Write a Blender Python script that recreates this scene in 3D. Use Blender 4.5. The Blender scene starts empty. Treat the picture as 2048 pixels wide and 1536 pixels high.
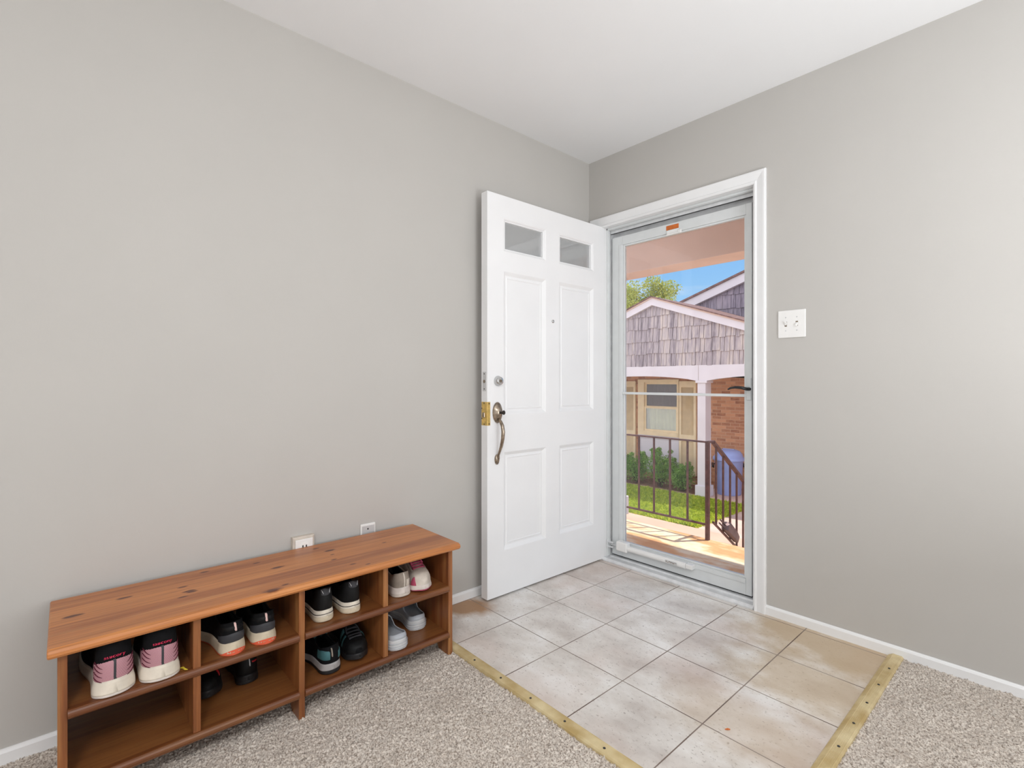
import bpy, math, random
import numpy as np
from mathutils import Vector, Matrix
random.seed(7); rng=np.random.default_rng(7)
D=bpy.data; SC=bpy.context.scene; COL=SC.collection
PI=math.pi
# ------------------------------------------------------------------ camera
cam=D.objects.new('camera',D.cameras.new('camera')); COL.objects.link(cam)
cam.location=(2.017,-2.441,1.08); cam.rotation_euler=(PI/2,0,math.radians(48.3))
cam.data.sensor_width=36; cam.data.lens=36*1003/2048; cam.data.shift_y=-4/2048
cam.data.clip_start=.02; cam.data.clip_end=300
SC.camera=cam
SC.view_settings.view_transform='Standard'; SC.view_settings.look='None'
SC.view_settings.exposure=-0.02; SC.view_settings.gamma=1.0; SC.view_settings.use_curve_mapping=False
# ------------------------------------------------------------------ world
W=D.worlds.new('sky'); SC.world=W; W.use_nodes=True; nt=W.node_tree; nt.nodes.clear()
def N(nt,t,**k):
    n=nt.nodes.new('ShaderNode'+t)
    for a,b in k.items():
        if a in n.inputs.keys(): n.inputs[a].default_value=b
        else: setattr(n,a,b)
    return n
out=N(nt,'OutputWorld'); bg=N(nt,'Background'); tc=N(nt,'TexCoord')
sep=N(nt,'SeparateXYZ'); nt.links.new(tc.outputs['Generated'],sep.inputs[0])
r1=N(nt,'ValToRGB'); nt.links.new(sep.outputs['Z'],r1.inputs[0])
e=r1.color_ramp.elements; e[0].position=.0; e[0].color=(.80,.86,.95,1); e[1].position=.55; e[1].color=(.17,.42,.90,1)
m=r1.color_ramp.elements.new(.14); m.color=(.36,.66,1.0,1)
m=r1.color_ramp.elements.new(.3); m.color=(.20,.50,1.0,1)
mp=N(nt,'Mapping'); mp.inputs['Scale'].default_value=(1.5,1.5,6); nt.links.new(tc.outputs['Generated'],mp.inputs[0])
nz=N(nt,'TexNoise',Scale=2.2,Detail=6); nt.links.new(mp.outputs[0],nz.inputs['Vector'])
r2=N(nt,'ValToRGB'); nt.links.new(nz.outputs['Fac'],r2.inputs[0]); r2.color_ramp.elements[0].position=.5; r2.color_ramp.elements[1].position=.78
mx=N(nt,'MixRGB'); mx.inputs[2].default_value=(.85,.9,1,1)
nt.links.new(r2.outputs[0],mx.inputs[0]); nt.links.new(r1.outputs[0],mx.inputs[1])
# brightness added to the sky behind the house (towards -y) to fill the facade
r3=N(nt,'MapRange'); r3.inputs['From Min'].default_value=.15; r3.inputs['From Max'].default_value=-.5
nt.links.new(sep.outputs['Y'],r3.inputs['Value'])
mx2=N(nt,'MixRGB'); mx2.inputs[2].default_value=(1.62,1.56,1.68,1)
nt.links.new(r3.outputs[0],mx2.inputs[0]); nt.links.new(mx.outputs[0],mx2.inputs[1])
nt.links.new(mx2.outputs[0],bg.inputs[0]); bg.inputs[1].default_value=1.0
nt.links.new(bg.outputs[0],out.inputs[0])
# ------------------------------------------------------------------ lights
def light(name,kind,loc,rot,energy,color=(1,1,1),**k):
    l=D.lights.new(name,kind); l.energy=energy; l.color=color
    for a,b in k.items(): setattr(l,a,b)
    o=D.objects.new(name,l); COL.objects.link(o); o.location=loc; o.rotation_euler=rot; return o
def aim(v): return Vector(v).to_track_quat('-Z','Y').to_euler()
light('sun','SUN',(-3,20,20),aim((-.42,-.62,-2.1)),4.8,(1,.93,.82),angle=math.radians(.6))
light('rear_fill_light','AREA',(3.0,-5.35,1.35),aim((-.08,1,.08)),36,(.93,.965,1),shape='RECTANGLE',size=3.4,size_y=1.7)  # added fill from behind the camera; no window is built there
light('side_fill_light','AREA',(4.7,-1.15,1.5),aim((-1,.10,.12)),42,(.93,.965,1),shape='RECTANGLE',size=3.2,size_y=1.7)  # added fill in front of the unseen side wall, which has no opening
light('upward_fill_light','AREA',(2.9,-1.35,.85),aim((-.3,.1,1)),36,(.92,.96,1),shape='DISK',size=1.1)  # added upward fill standing in for flash bounced off the ceiling
light('overhead_fill_light','AREA',(2.5,-3.1,2.36),aim((-.15,.2,-1)),30,(.97,.98,1),shape='DISK',size=.5)  # added downward fill to lift the floor; no fixture is built
# ------------------------------------------------------------------ materials
class NT:
    def __init__(s,name):
        s.m=D.materials.new(name); s.m.use_nodes=True; s.t=s.m.node_tree; s.t.nodes.clear()
        s.o=s('OutputMaterial'); s.b=s('BsdfPrincipled'); s.l(s.b.outputs[0],s.o.inputs[0])
    def __call__(s,t,**k): return N(s.t,t,**k)
    def l(s,a,b): s.t.links.new(a,b)
    def coord(s,scale=(1,1,1),kind='Object',loc=(0,0,0),rot=(0,0,0)):
        c=s('TexCoord'); m=s('Mapping'); m.inputs['Scale'].default_value=scale; m.inputs['Location'].default_value=loc; m.inputs['Rotation'].default_value=rot
        s.l(c.outputs[kind],m.inputs[0]); return m.outputs[0]
    def noise(s,vec,scale,detail=3,rough=.5):
        n=s('TexNoise'); n.inputs['Scale'].default_value=scale; n.inputs['Detail'].default_value=detail; n.inputs['Roughness'].default_value=rough
        s.l(vec,n.inputs['Vector']); return n.outputs['Fac']
    def ramp(s,fac,*st):
        r=s('ValToRGB'); s.l(fac,r.inputs[0]); e=r.color_ramp.elements
        while len(e)<len(st): e.new(.5)
        for i,(p,c) in enumerate(st): e[i].position=p; e[i].color=(*c,1) if len(c)==3 else c
        return r.outputs[0]
    def mix(s,fac,a,b,kind='MIX'):
        n=s('MixRGB'); n.blend_type=kind
        for i,v in enumerate((fac,a,b)):
            if hasattr(v,'links'): s.l(v,n.inputs[i])
            elif i==0: n.inputs[0].default_value=v
            else: n.inputs[i].default_value=(*v,1)
        return n.outputs[0]
    def math(s,op,a,b=None,c=None):
        n=s('Math'); n.operation=op
        for i,v in enumerate((a,b,c)):
            if v is None: continue
            if hasattr(v,'links'): s.l(v,n.inputs[i])
            else: n.inputs[i].default_value=v
        return n.outputs[0]
    def bump(s,h,strength=.2,dist=.002):
        n=s('Bump'); n.inputs['Strength'].default_value=strength; n.inputs['Distance'].default_value=dist
        s.l(h,n.inputs['Height']); s.l(n.outputs[0],s.b.inputs['Normal'])
def G(r,g,b):   # sRGB 0-255 to linear
    f=lambda v:(v/255/12.92) if v/255<=.04045 else ((v/255+.055)/1.055)**2.4
    return (f(r),f(g),f(b))
def mat(name,c,rough=.5,metal=0,var=.08,vs=20,bs=0,bscale=200,bd=.001,spec=.5):
    n=NT(name); v=n.coord(); f=n.noise(v,vs,4)
    lo=tuple(x*(1-var) for x in c); hi=tuple(min(1,x*(1+var)) for x in c)
    n.l(n.ramp(f,(.3,lo),(.7,hi)),n.b.inputs['Base Color'])
    n.b.inputs['Roughness'].default_value=rough; n.b.inputs['Metallic'].default_value=metal
    n.b.inputs['Specular IOR Level'].default_value=spec
    if bs: n.bump(n.noise(v,bscale,2),bs,bd)
    return n.m
M={}
M['wall']=mat('wall_paint',(.52,.50,.472),.85,var=.012,vs=3,bs=.25,bscale=260,bd=.0006,spec=.2)
M['ceil']=mat('ceiling_paint',(.87,.87,.875),.9,var=.01,vs=3,spec=.1)
M['white']=mat('white_gloss_paint',(.86,.86,.86),.35,var=.02,vs=6,bs=.08,bscale=60)
M['white_door']=mat('white_door_paint',(.87,.87,.875),.38,var=.015,vs=5,bs=.12,bscale=45)
M['alu_white']=mat('white_enamelled_aluminium',(.72,.74,.74),.3,var=.03,vs=15)
M['plastic']=mat('white_plastic',(.85,.84,.82),.35,var=.02)
M['alu']=mat('bare_aluminium',(.76,.77,.78),.4,.3,var=.1,vs=25,bs=.1,bscale=90)
M['gap_line']=mat('dark_gap_line',(.03,.03,.03),.7)
M['black']=mat('black_plastic',(.02,.02,.022),.4)
M['pewter']=mat('antique_pewter',G(156,142,126),.3,.9,var=.35,vs=60)
M['chrome']=mat('satin_chrome',G(200,200,200),.25,.9,var=.1,vs=60)
M['brass']=mat('worn_brass',G(222,188,112),.35,.6,var=.25,vs=50)
M['stainwhite']=mat('painted_metal_plate',G(205,205,205),.4,.2)
M['steelbrown']=mat('rusty_brown_paint',G(92,60,56),.55,.1,var=.35,vs=30,bs=.2,bscale=120)
M['boxbrown']=mat('bronze_metal',G(96,78,80),.45,.5,var=.3,vs=18)
M['beam']=mat('porch_pink_beige_paint',G(218,194,180),.7,var=.05,vs=4)
M['lav']=mat('exterior_white_paint',(.68,.66,.70),.6,var=.04,vs=3)
M['cream']=mat('cream_shutter_paint',G(232,214,178),.6,var=.06,vs=8)
M['curtain']=mat('sheer_curtain',G(225,225,205),.9,var=.12,vs=6)
M['darkroof']=mat('roof_shingle_edge',G(120,92,88),.9,var=.4,vs=14,bs=.6,bscale=30,bd=.01)
M['bin']=mat('blue_grey_bin_plastic',G(150,168,222),.45,var=.06,vs=5)
M['bark']=mat('tree_bark',G(92,80,70),.9,var=.3,vs=10,bs=.8,bscale=20,bd=.02)
M['orange']=mat('orange_cardboard',G(205,110,50),.8,var=.15,vs=60)
M['soil']=mat('planting_bed_soil',G(128,96,78),.95,var=.4,vs=12,bs=.8,bscale=30,bd=.01)
M['patio']=mat('patio_concrete',G(205,178,165),.9,var=.12,vs=2.5,bs=.3,bscale=40,bd=.003)
M['walk']=mat('pinkish_walk_concrete',G(204,168,148),.9,var=.1,vs=2,bs=.3,bscale=40,bd=.003)
M['curb']=mat('curb_stone',G(168,138,120),.9,var=.15,vs=10)
def glassmat(name,tint=(.97,.98,.98),refl=.06,diffuse_mix=0):
    n=NT(name); n.t.nodes.remove(n.b); tr=n('BsdfTransparent'); tr.inputs[0].default_value=(*tint,1); tro=tr.outputs[0]
    if diffuse_mix:
        df=n('BsdfDiffuse'); df.inputs[0].default_value=(.75,.76,.76,1); md=n('MixShader'); md.inputs[0].default_value=diffuse_mix; n.l(tro,md.inputs[1]); n.l(df.outputs[0],md.inputs[2]); tro=md.outputs[0]
    gl=n('BsdfGlossy'); gl.inputs['Roughness'].default_value=.02
    fr=n('Fresnel',IOR=1.45); mm=n.math('MULTIPLY',fr.outputs[0],refl/.04)
    mm=n.math('MINIMUM',mm,1.0); ms=n('MixShader'); n.l(mm,ms.inputs[0]); n.l(tro,ms.inputs[1]); n.l(gl.outputs[0],ms.inputs[2])
    n.l(ms.outputs[0],n.o.inputs[0]); return n.m
M['glass']=glassmat('storm_glass',refl=.03)
M['lite']=glassmat('door_lite_glass',(.93,.94,.95),.14,.5)  # pale diffuse in the pane stands in for reflections and lit wall behind
M['winglass']=glassmat('neighbor_window_glass',(.94,.96,.86),.14,.12)
M['screen']=glassmat('insect_screen_glass',(.42,.34,.33),.06,.12)
# tile floor
def tile():
    n=NT('travertine_tile'); v=n.coord(loc=(-.015,.04-.0015,0))
    br=n('TexBrick',offset=0.0,squash=1.0); n.l(v,br.inputs['Vector'])
    for k,x in (('Scale',1),('Mortar Size',.0022),('Mortar Smooth',.15),('Bias',0),('Brick Width',.3048),('Row Height',.2995)): br.inputs[k].default_value=x
    br.inputs['Color1'].default_value=(0.92,.92,.92,1); br.inputs['Color2'].default_value=(1,1,1,1); br.inputs['Mortar'].default_value=(1,1,1,1)
    c=n.coord((1,1.35,1)); f=n.noise(c,4.2,7,.6); f2=n.noise(n.coord((1,1.35,1)),62,4,.75); f3=n.noise(n.coord(loc=(5,2,0)),2.2,3)
    base=n.ramp(f,(.34,G(204,195,187)),(.5,G(226,220,213)),(.66,G(242,239,235)))
    base=n.mix(n.ramp(f2,(.33,(.75,.75,.75)),(.42,(0,0,0))),base,G(150,138,128))
    base=n.mix(n.ramp(f3,(.48,(0,0,0)),(.66,(.4,.4,.4))),base,G(206,178,164))
    base=n.mix(1.0,base,br.outputs['Color'],'MULTIPLY')
    # brownish light cast painted into the tile colour, plus one small brown patch
    geo=n('TexCoord'); sp=n('SeparateXYZ'); n.l(geo.outputs['Object'],sp.inputs[0])
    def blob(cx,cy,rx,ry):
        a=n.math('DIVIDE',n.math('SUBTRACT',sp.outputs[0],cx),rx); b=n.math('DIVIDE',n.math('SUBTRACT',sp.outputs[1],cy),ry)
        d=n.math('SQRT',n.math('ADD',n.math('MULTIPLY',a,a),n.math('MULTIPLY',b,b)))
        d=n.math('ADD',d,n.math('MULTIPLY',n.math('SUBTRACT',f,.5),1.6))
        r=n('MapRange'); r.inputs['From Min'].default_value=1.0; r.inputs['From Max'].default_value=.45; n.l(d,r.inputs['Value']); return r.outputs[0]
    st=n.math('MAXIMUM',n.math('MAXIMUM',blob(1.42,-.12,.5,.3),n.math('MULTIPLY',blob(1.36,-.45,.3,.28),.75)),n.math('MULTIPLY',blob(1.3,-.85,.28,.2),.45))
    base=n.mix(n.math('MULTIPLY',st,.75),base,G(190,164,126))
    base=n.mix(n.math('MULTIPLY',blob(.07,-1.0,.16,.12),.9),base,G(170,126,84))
    # pits
    vo=n('TexVoronoi'); vo.inputs['Scale'].default_value=55; n.l(n.coord((1,1.8,1)),vo.inputs['Vector'])
    pit=n.math('LESS_THAN',n.math('ADD',vo.outputs['Distance'],n.math('MULTIPLY',n.noise(v,9,2),.55)),.31)
    base=n.mix(n.math('MULTIPLY',pit,.6),base,G(120,105,92))
    g=n.noise(v,4,3); gc=n.ramp(g,(.4,G(104,84,72)),(.6,G(150,136,124)))
    base=n.mix(br.outputs['Fac'],base,gc); n.l(base,n.b.inputs['Base Color'])
    n.l(n.ramp(f,(.3,(.42,.42,.42)),(.7,(.6,.6,.6))),n.b.inputs['Roughness'])
    n.bump(n.math('SUBTRACT',n.math('MULTIPLY',f2,.15),br.outputs['Fac']),.5,.002); return n.m
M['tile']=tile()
# porch concrete: orange rust blotches
def porchmat():
    n=NT('rust_stained_concrete'); v=n.coord((.7,1.5,1)); f=n.noise(v,2.2,5,.6)
    c=n.ramp(f,(.3,G(196,136,96)),(.45,G(216,162,112)),(.55,G(238,218,186)),(.7,G(204,146,104)))
    n.l(c,n.b.inputs['Base Color']); n.b.inputs['Roughness'].default_value=.85; n.bump(n.noise(n.coord(),60,4),.4,.003); return n.m
M['porch']=porchmat()
def wood(name,knots=(),dark=1.0,strips=.062,ax=1):
    def sc(a,b): return (a,b,a) if ax==1 else (a,a,b)
    n=NT(name); c=n('TexCoord'); sp=n('SeparateXYZ'); n.l(c.outputs['Object'],sp.inputs[0])
    g=n.noise(n.coord(sc(34,2.2)),1.0,5,.6); fine=n.noise(n.coord(sc(160,5)),1.0,3,.6)
    big=n.noise(n.coord(sc(9,.9),loc=(3,1,0)),1.0,4,.55)
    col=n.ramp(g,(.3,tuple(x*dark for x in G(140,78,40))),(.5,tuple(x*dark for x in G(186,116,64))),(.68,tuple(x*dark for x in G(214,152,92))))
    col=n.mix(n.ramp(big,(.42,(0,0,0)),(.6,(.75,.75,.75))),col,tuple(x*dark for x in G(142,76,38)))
    if strips:
        idx=n.math('FLOOR',n.math('DIVIDE',sp.outputs[0],strips)); wn=n('TexWhiteNoise',noise_dimensions='1D'); n.l(idx,wn.inputs['W'])
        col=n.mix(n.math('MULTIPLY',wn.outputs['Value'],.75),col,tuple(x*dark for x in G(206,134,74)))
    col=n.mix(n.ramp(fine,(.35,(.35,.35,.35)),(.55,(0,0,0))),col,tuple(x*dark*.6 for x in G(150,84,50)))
    wob=n.math('MULTIPLY',n.math('SUBTRACT',n.noise(n.coord((60,40,60)),1.0,2),.5),.6)
    for kx,ky,r in knots:
        a=n.math('DIVIDE',n.math('SUBTRACT',sp.outputs[0],kx),r*.75); b=n.math('DIVIDE',n.math('SUBTRACT',sp.outputs[1],ky),r*1.7)
        d=n.math('SQRT',n.math('ADD',n.math('MULTIPLY',a,a),n.math('MULTIPLY',b,b))); d=n.math('ADD',d,wob)
        mr=n('MapRange'); mr.inputs['From Min'].default_value=1.05; mr.inputs['From Max'].default_value=.55; n.l(d,mr.inputs['Value'])
        col=n.mix(n.math('MULTIPLY',mr.outputs[0],.95),col,G(88,38,22))
    n.l(col,n.b.inputs['Base Color']); n.b.inputs['Roughness'].default_value=.38
    n.b.inputs['Coat Weight'].default_value=.15; n.b.inputs['Coat Roughness'].default_value=.25
    n.bump(fine,.12,.0006); return n.m
def unp(px,py,z):   # floor-plan point of a photo pixel at height z (used only to place the knots of the bench top)
    y=math.radians(48.3); r=(px-1024)/1003; u=-(py-764)/1003
    d=(-math.sin(y)+r*math.cos(y),math.cos(y)+r*math.sin(y),u); t=(z-1.08)/d[2]
    return 2.017+t*d[0],-2.441+t*d[1]
kn=[(248,1196,.013),(146,1232,.015),(366,1174,.009),(378,1182,.012),(365,1194,.009),(409,1144,.011),(555,1135,.015),(544,1181,.02),(513,1126,.008),(571,1169,.008),(385,1183,.01),(632,1097,.009),(659,1101,.014),(665,1109,.006),(668,1119,.008),(706,1128,.008),(736,1128,.007),(768,1085,.007)]
M['wood_top']=wood('bench_top_pine',[(*unp(a,b,.441),r) for a,b,r in kn])
M['wood']=wood('bench_stained_pine',dark=.64,strips=0,ax=2)  # panels: darker stain, deepened to put cubby shade into the colour
M['wood_shelf']=wood('bench_shelf_pine',dark=.46,strips=.09)  # shelf pine darkened, with the shade of the cubbies in its colour
def carpetmat():
    n=NT('beige_carpet'); v=n.coord(); f=n.noise(v,190,2,.6); f2=n.noise(v,7,3)
    c=n.ramp(f,(.34,G(134,120,108)),(.48,G(202,190,178)),(.62,G(232,223,212)))
    c=n.mix(n.ramp(f2,(.4,(0,0,0)),(.7,(.3,.3,.3))),c,G(172,158,144))
    n.l(c,n.b.inputs['Base Color']); n.b.inputs['Roughness'].default_value=1; n.b.inputs['Specular IOR Level'].default_value=.05
    n.b.inputs['Sheen Weight'].default_value=.2; n.bump(n.noise(v,700,2),.5,.001); return n.m
M['carpet']=carpetmat()
def goldmat():
    n=NT('gold_anodised_strip'); f=n.noise(n.coord(),14,4)
    n.l(n.ramp(f,(.3,G(192,166,112)),(.7,G(230,214,172))),n.b.inputs['Base Color']); n.b.inputs['Metallic'].default_value=.25; n.b.inputs['Roughness'].default_value=.38; return n.m
M['gold']=goldmat()
def shakemat(name,a,b,c):
    n=NT(name); f=n.noise(n.coord((14,14,1.5)),1.6,5,.65); w=n('TexWhiteNoise',noise_dimensions='1D')
    sp=n('SeparateXYZ'); cc=n('TexCoord'); n.l(cc.outputs['Object'],sp.inputs[0]); n.l(n.math('FLOOR',n.math('MULTIPLY',sp.outputs[0],9)),w.inputs['W'])
    col=n.ramp(n.math('ADD',n.math('MULTIPLY',f,.8),n.math('MULTIPLY',w.outputs['Value'],.2)),(.3,a),(.5,b),(.7,c))
    n.l(col,n.b.inputs['Base Color']); n.b.inputs['Roughness'].default_value=.9; n.bump(f,.5,.01); return n.m
M['shake']=shakemat('weathered_cedar_shake',G(128,120,128),G(174,166,170),G(204,194,186))
M['shake_dark']=shakemat('dark_cedar_shake',G(104,98,112),G(146,138,152),G(172,162,172))
def brick():
    n=NT('red_brick'); v=n.coord(rot=(PI/2,0,0)); br=n('TexBrick'); n.l(v,br.inputs['Vector'])
    for k,x in (('Scale',1),('Mortar Size',.006),('Brick Width',.2),('Row Height',.068),('Bias',-.2)): br.inputs[k].default_value=x
    br.inputs['Color1'].default_value=(*G(206,152,118),1); br.inputs['Color2'].default_value=(*G(132,78,60),1); br.inputs['Mortar'].default_value=(*G(196,160,134),1)
    f=n.noise(n.coord((4,4,12)),2.5,4); col=n.mix(n.ramp(f,(.4,(0,0,0)),(.7,(.6,.6,.6))),br.outputs['Color'],G(196,142,108))
    n.l(col,n.b.inputs['Base Color']); n.b.inputs['Roughness'].default_value=.9; n.bump(n.math('SUBTRACT',1.0,br.outputs['Fac']),.6,.006); return n.m
M['brick']=brick()
def leafmat(name,a,b,c):
    n=NT(name); f=n.noise(n.coord(),16,3,.7); n.l(n.ramp(f,(.36,a),(.5,b),(.62,c)),n.b.inputs['Base Color'])
    n.b.inputs['Roughness'].default_value=.6
    n.b.inputs['Specular IOR Level'].default_value=.2
    tr=n('BsdfTranslucent'); tr.inputs[0].default_value=(*c,1); ms=n('MixShader'); ms.inputs[0].default_value=.35
    n.l(n.b.outputs[0],ms.inputs[1]); n.l(tr.outputs[0],ms.inputs[2]); n.l(ms.outputs[0],n.o.inputs[0]); return n.m
M['tree_leaf']=leafmat('tree_leaf',G(110,136,60),G(160,176,84),G(212,206,116))
M['bush_leaf']=leafmat('shrub_leaf',G(84,130,64),G(120,168,84),G(176,206,120))
M['grass']=leafmat('lawn_grass',G(96,134,44),G(176,200,72),G(224,230,100))
# shoe materials
def S(name,rgb,rough=.75,**k): M[name]=mat(name,G(*rgb),rough,**k)
S('black_mesh',(15,15,17),.9,spec=.2,bs=.5,bscale=900,bd=.0006,var=.2,vs=90)
S('black_leather',(18,18,19),.6,spec=.25,bs=.3,bscale=300,bd=.0006,var=.15,vs=60)
S('lining',(16,15,17),.95); S('white_foam',(226,216,200),.6,var=.1,vs=30); S('worn_foam',(206,192,168),.65,var=.14,vs=35)
S('orange_rubber',(226,98,66),.6); S('charcoal',(58,58,62),.7,bs=.3,bscale=500,bd=.0005)
S('reflective',(226,190,184),.4); S('silver_thread',(205,205,208),.35,metal=.3)
S('hotpink',(214,40,84),.6); S('wine',(92,24,44),.7); S('taupe',(150,138,126),.8,bs=.5,bscale=700,bd=.0006,var=.12,vs=50)
S('offwhite',(206,196,184),.7,var=.12,vs=40); S('rose',(176,72,100),.7,var=.15,vs=60); S('dirty_white',(214,204,196),.6,var=.12,vs=40)
S('clog_foam',(184,188,194),.55,var=.06,vs=30); S('clog_sole',(206,206,206),.6,var=.08,vs=40); S('teal',(62,106,110),.7,var=.15,vs=70)
S('grey_rubber',(168,164,162),.6,var=.12,vs=50); S('red_trim',(196,36,44),.6); S('dark_rubber',(28,28,30),.55)
S('yellow',(205,180,50),.8)
def pinkknit():
    n=NT('pink_chevron_knit'); c=n('TexCoord'); sp=n('SeparateXYZ'); n.l(c.outputs['Object'],sp.inputs[0])
    ay=n.math('ABSOLUTE',sp.outputs[1]); ph=n.math('ADD',n.math('MULTIPLY',ay,2200),n.math('MULTIPLY',sp.outputs[2],1900)); s=n.math('SINE',ph)
    col=n.ramp(s,(.12,G(150,92,102)),(.45,G(222,178,186))); n.l(col,n.b.inputs['Base Color']); n.b.inputs['Roughness'].default_value=.8; return n.m
M['pink']=pinkknit()
# ------------------------------------------------------------------ mesh builder
class MB:
    def __init__(s): s.v=[]; s.f=[]; s.mi=[]
    def add(s,vs,fs,mi=0):
        b=len(s.v); s.v+= [tuple(p) for p in vs]; s.f+=[tuple(i+b for i in f) for f in fs]; s.mi+=[mi]*len(fs); return s
    def box(s,x0,y0,z0,x1,y1,z1,mi=0):
        x0,x1=sorted((x0,x1));y0,y1=sorted((y0,y1));z0,z1=sorted((z0,z1))
        return s.add([(x0,y0,z0),(x1,y0,z0),(x1,y1,z0),(x0,y1,z0),(x0,y0,z1),(x1,y0,z1),(x1,y1,z1),(x0,y1,z1)],
            [(0,3,2,1),(4,5,6,7),(0,1,5,4),(1,2,6,5),(2,3,7,6),(3,0,4,7)],mi)
    def prism(s,poly,vec,mi=0):     # planar polygon of 3D points swept by vec
        n=len(poly); a=[Vector(p) for p in poly]; v=Vector(vec)
        return s.add(a+[p+v for p in a],[tuple(range(n))[::-1],tuple(range(n,2*n))]+[(i,(i+1)%n,(i+1)%n+n,i+n) for i in range(n)],mi)
    def bridge(s,rings,mi=0,cap=True,close=True):
        n=len(rings[0]); vs=[p for r in rings for p in r]; fs=[]
        for k in range(len(rings)-1):
            for i in range(n if close else n-1):
                j=(i+1)%n; fs.append((k*n+i,k*n+j,(k+1)*n+j,(k+1)*n+i))
        if cap and close: fs+= [tuple(range(n))[::-1],tuple(range((len(rings)-1)*n,len(rings)*n))]
        return s.add(vs,fs,mi)
    def tube(s,pts,r,n=8,mi=0,cap=True):
        P=[Vector(p) for p in pts]; R=r if isinstance(r,(list,tuple)) else [r]*len(P); rings=[]; up=None
        for i,p in enumerate(P):
            t=(P[min(i+1,len(P)-1)]-P[max(i-1,0)]).normalized()
            if up is None: up=t.orthogonal().normalized()
            up=(up-t*up.dot(t)).normalized(); w=t.cross(up)
            rings.append([p+(up*math.cos(a)+w*math.sin(a))*R[i] for a in (2*PI*k/n for k in range(n))])
        return s.bridge(rings,mi,cap)
    def lathe(s,prof,o=(0,0,0),axis='z',n=24,mi=0,sx=1,sy=1):
        rings=[]
        for r,h in prof:
            ring=[]
            for k in range(n):
                a=2*PI*k/n; c,d=r*math.cos(a)*sx,r*math.sin(a)*sy
                p={'z':(c,d,h),'x':(h,c,d),'y':(d,h,c)}[axis]; ring.append((p[0]+o[0],p[1]+o[1],p[2]+o[2]))
            rings.append(ring)
        return s.bridge(rings,mi)
    def build(s,name,m,parent=None,smooth=False,bevel=0,seg=2,loc=None,ang=40):
        me=D.meshes.new(name); me.from_pydata(s.v,[],s.f)
        for x in (m if isinstance(m,(list,tuple)) else [m]): me.materials.append(M[x] if isinstance(x,str) else x)
        me.polygons.foreach_set('material_index',s.mi)
        import bmesh as bmm
        b=bmm.new(); b.from_mesh(me); bmm.ops.recalc_face_normals(b,faces=b.faces); b.to_mesh(me); b.free()
        if smooth: me.polygons.foreach_set('use_smooth',[True]*len(me.polygons))
        me.update(); o=D.objects.new(name,me); COL.objects.link(o)
        if parent: o.parent=parent
        if loc: o.location=loc
        if bevel:
            bv=o.modifiers.new('bevel','BEVEL'); bv.width=bevel; bv.segments=seg; bv.limit_method='ANGLE'; bv.angle_limit=math.radians(ang)
        return o
def tag(o,label=None,cat=None,group=None,kind=None):
    if label: o['label']=label
    if cat: o['category']=cat
    if group: o['group']=group
    if kind: o['kind']=kind
    return o
def empty(name,loc,label,cat,rz=0,group=None,kind=None):
    o=D.objects.new(name,None); COL.objects.link(o); o.location=loc; o.rotation_euler=(0,0,rz); o.empty_display_size=.1
    return tag(o,label,cat,group,kind)
def box(*a): return MB().box(*a)
def npmesh(name,V,F,m,parent=None,smooth=False):
    me=D.meshes.new(name); V=np.asarray(V,dtype=np.float32); F=np.asarray(F,dtype=np.int32); k=F.shape[1]
    me.vertices.add(len(V)); me.vertices.foreach_set('co',V.ravel()); me.loops.add(F.size); me.loops.foreach_set('vertex_index',F.ravel())
    me.polygons.add(len(F)); me.polygons.foreach_set('loop_start',np.arange(len(F),dtype=np.int32)*k); me.polygons.foreach_set('loop_total',np.full(len(F),k,dtype=np.int32))
    me.update(calc_edges=True); me.materials.append(M[m])
    if smooth: me.polygons.foreach_set('use_smooth',[True]*len(F))
    o=D.objects.new(name,me); COL.objects.link(o)
    if parent: o.parent=parent
    return o
# ------------------------------------------------------------------ room shell
H=2.44; X1=4.8; Y1=-5.5
OX0,OX1,OZ=.107,1.003,2.02
tag(box(-.14,Y1-.14,0,0,.2,H).build('wall_left','wall'),'greige painted wall behind the shoe bench and open door','wall',kind='structure')
b=MB(); b.box(0,0,0,OX0,.2,H); b.box(OX1,0,0,X1,.2,H); b.box(OX0,0,OZ,OX1,.2,H)
tag(b.build('wall_right','wall'),'greige painted wall with the doorway and light switch','wall',kind='structure')
tag(box(0,Y1-.14,0,X1,Y1,H).build('wall_back','wall'),'greige wall behind the viewpoint','wall',kind='structure')
tag(box(X1,Y1-.14,0,X1+.14,.2,H).build('wall_side','wall'),'greige wall opposite the shoe bench','wall',kind='structure')
tag(box(-.14,Y1-.14,H,X1+.14,.2,H+.12).build('ceiling','ceil'),'smooth white ceiling','ceiling',kind='structure')
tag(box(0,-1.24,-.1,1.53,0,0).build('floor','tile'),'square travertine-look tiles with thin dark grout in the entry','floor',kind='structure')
b=MB(); b.box(0,Y1,-.1,X1,-1.24,-.012); b.box(1.53,-1.24,-.1,X1,0,-.012)
tag(b.build('floor','soil'),'subfloor under the carpet','floor',kind='structure')
def base(name,pts,label):
    b=MB(); (x0,y0),(x1,y1)=pts; d=Vector((x1-x0,y1-y0,0)).normalized(); n=Vector((-d.y,d.x,0))
    if (Vector((2.,-2.,0))-Vector((x0,y0,0))).dot(n)<0: n=-n
    prof=[(0,0),(.011,0),(.011,.034),(.008,.040),(.004,.043),(0,.043)]
    b.prism([Vector((x0,y0,0))+n*a+Vector((0,0,z)) for a,z in prof],(x1-x0,y1-y0,0))
    return tag(b.build(name,'white'),label,'baseboard',kind='structure')
base('baseboard_right',((1.061,0),(X1,0)),'low white baseboard along the wall right of the doorway')
base('baseboard_left',((0,-.0),(0,Y1)),'low white baseboard along the wall behind the bench')
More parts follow.
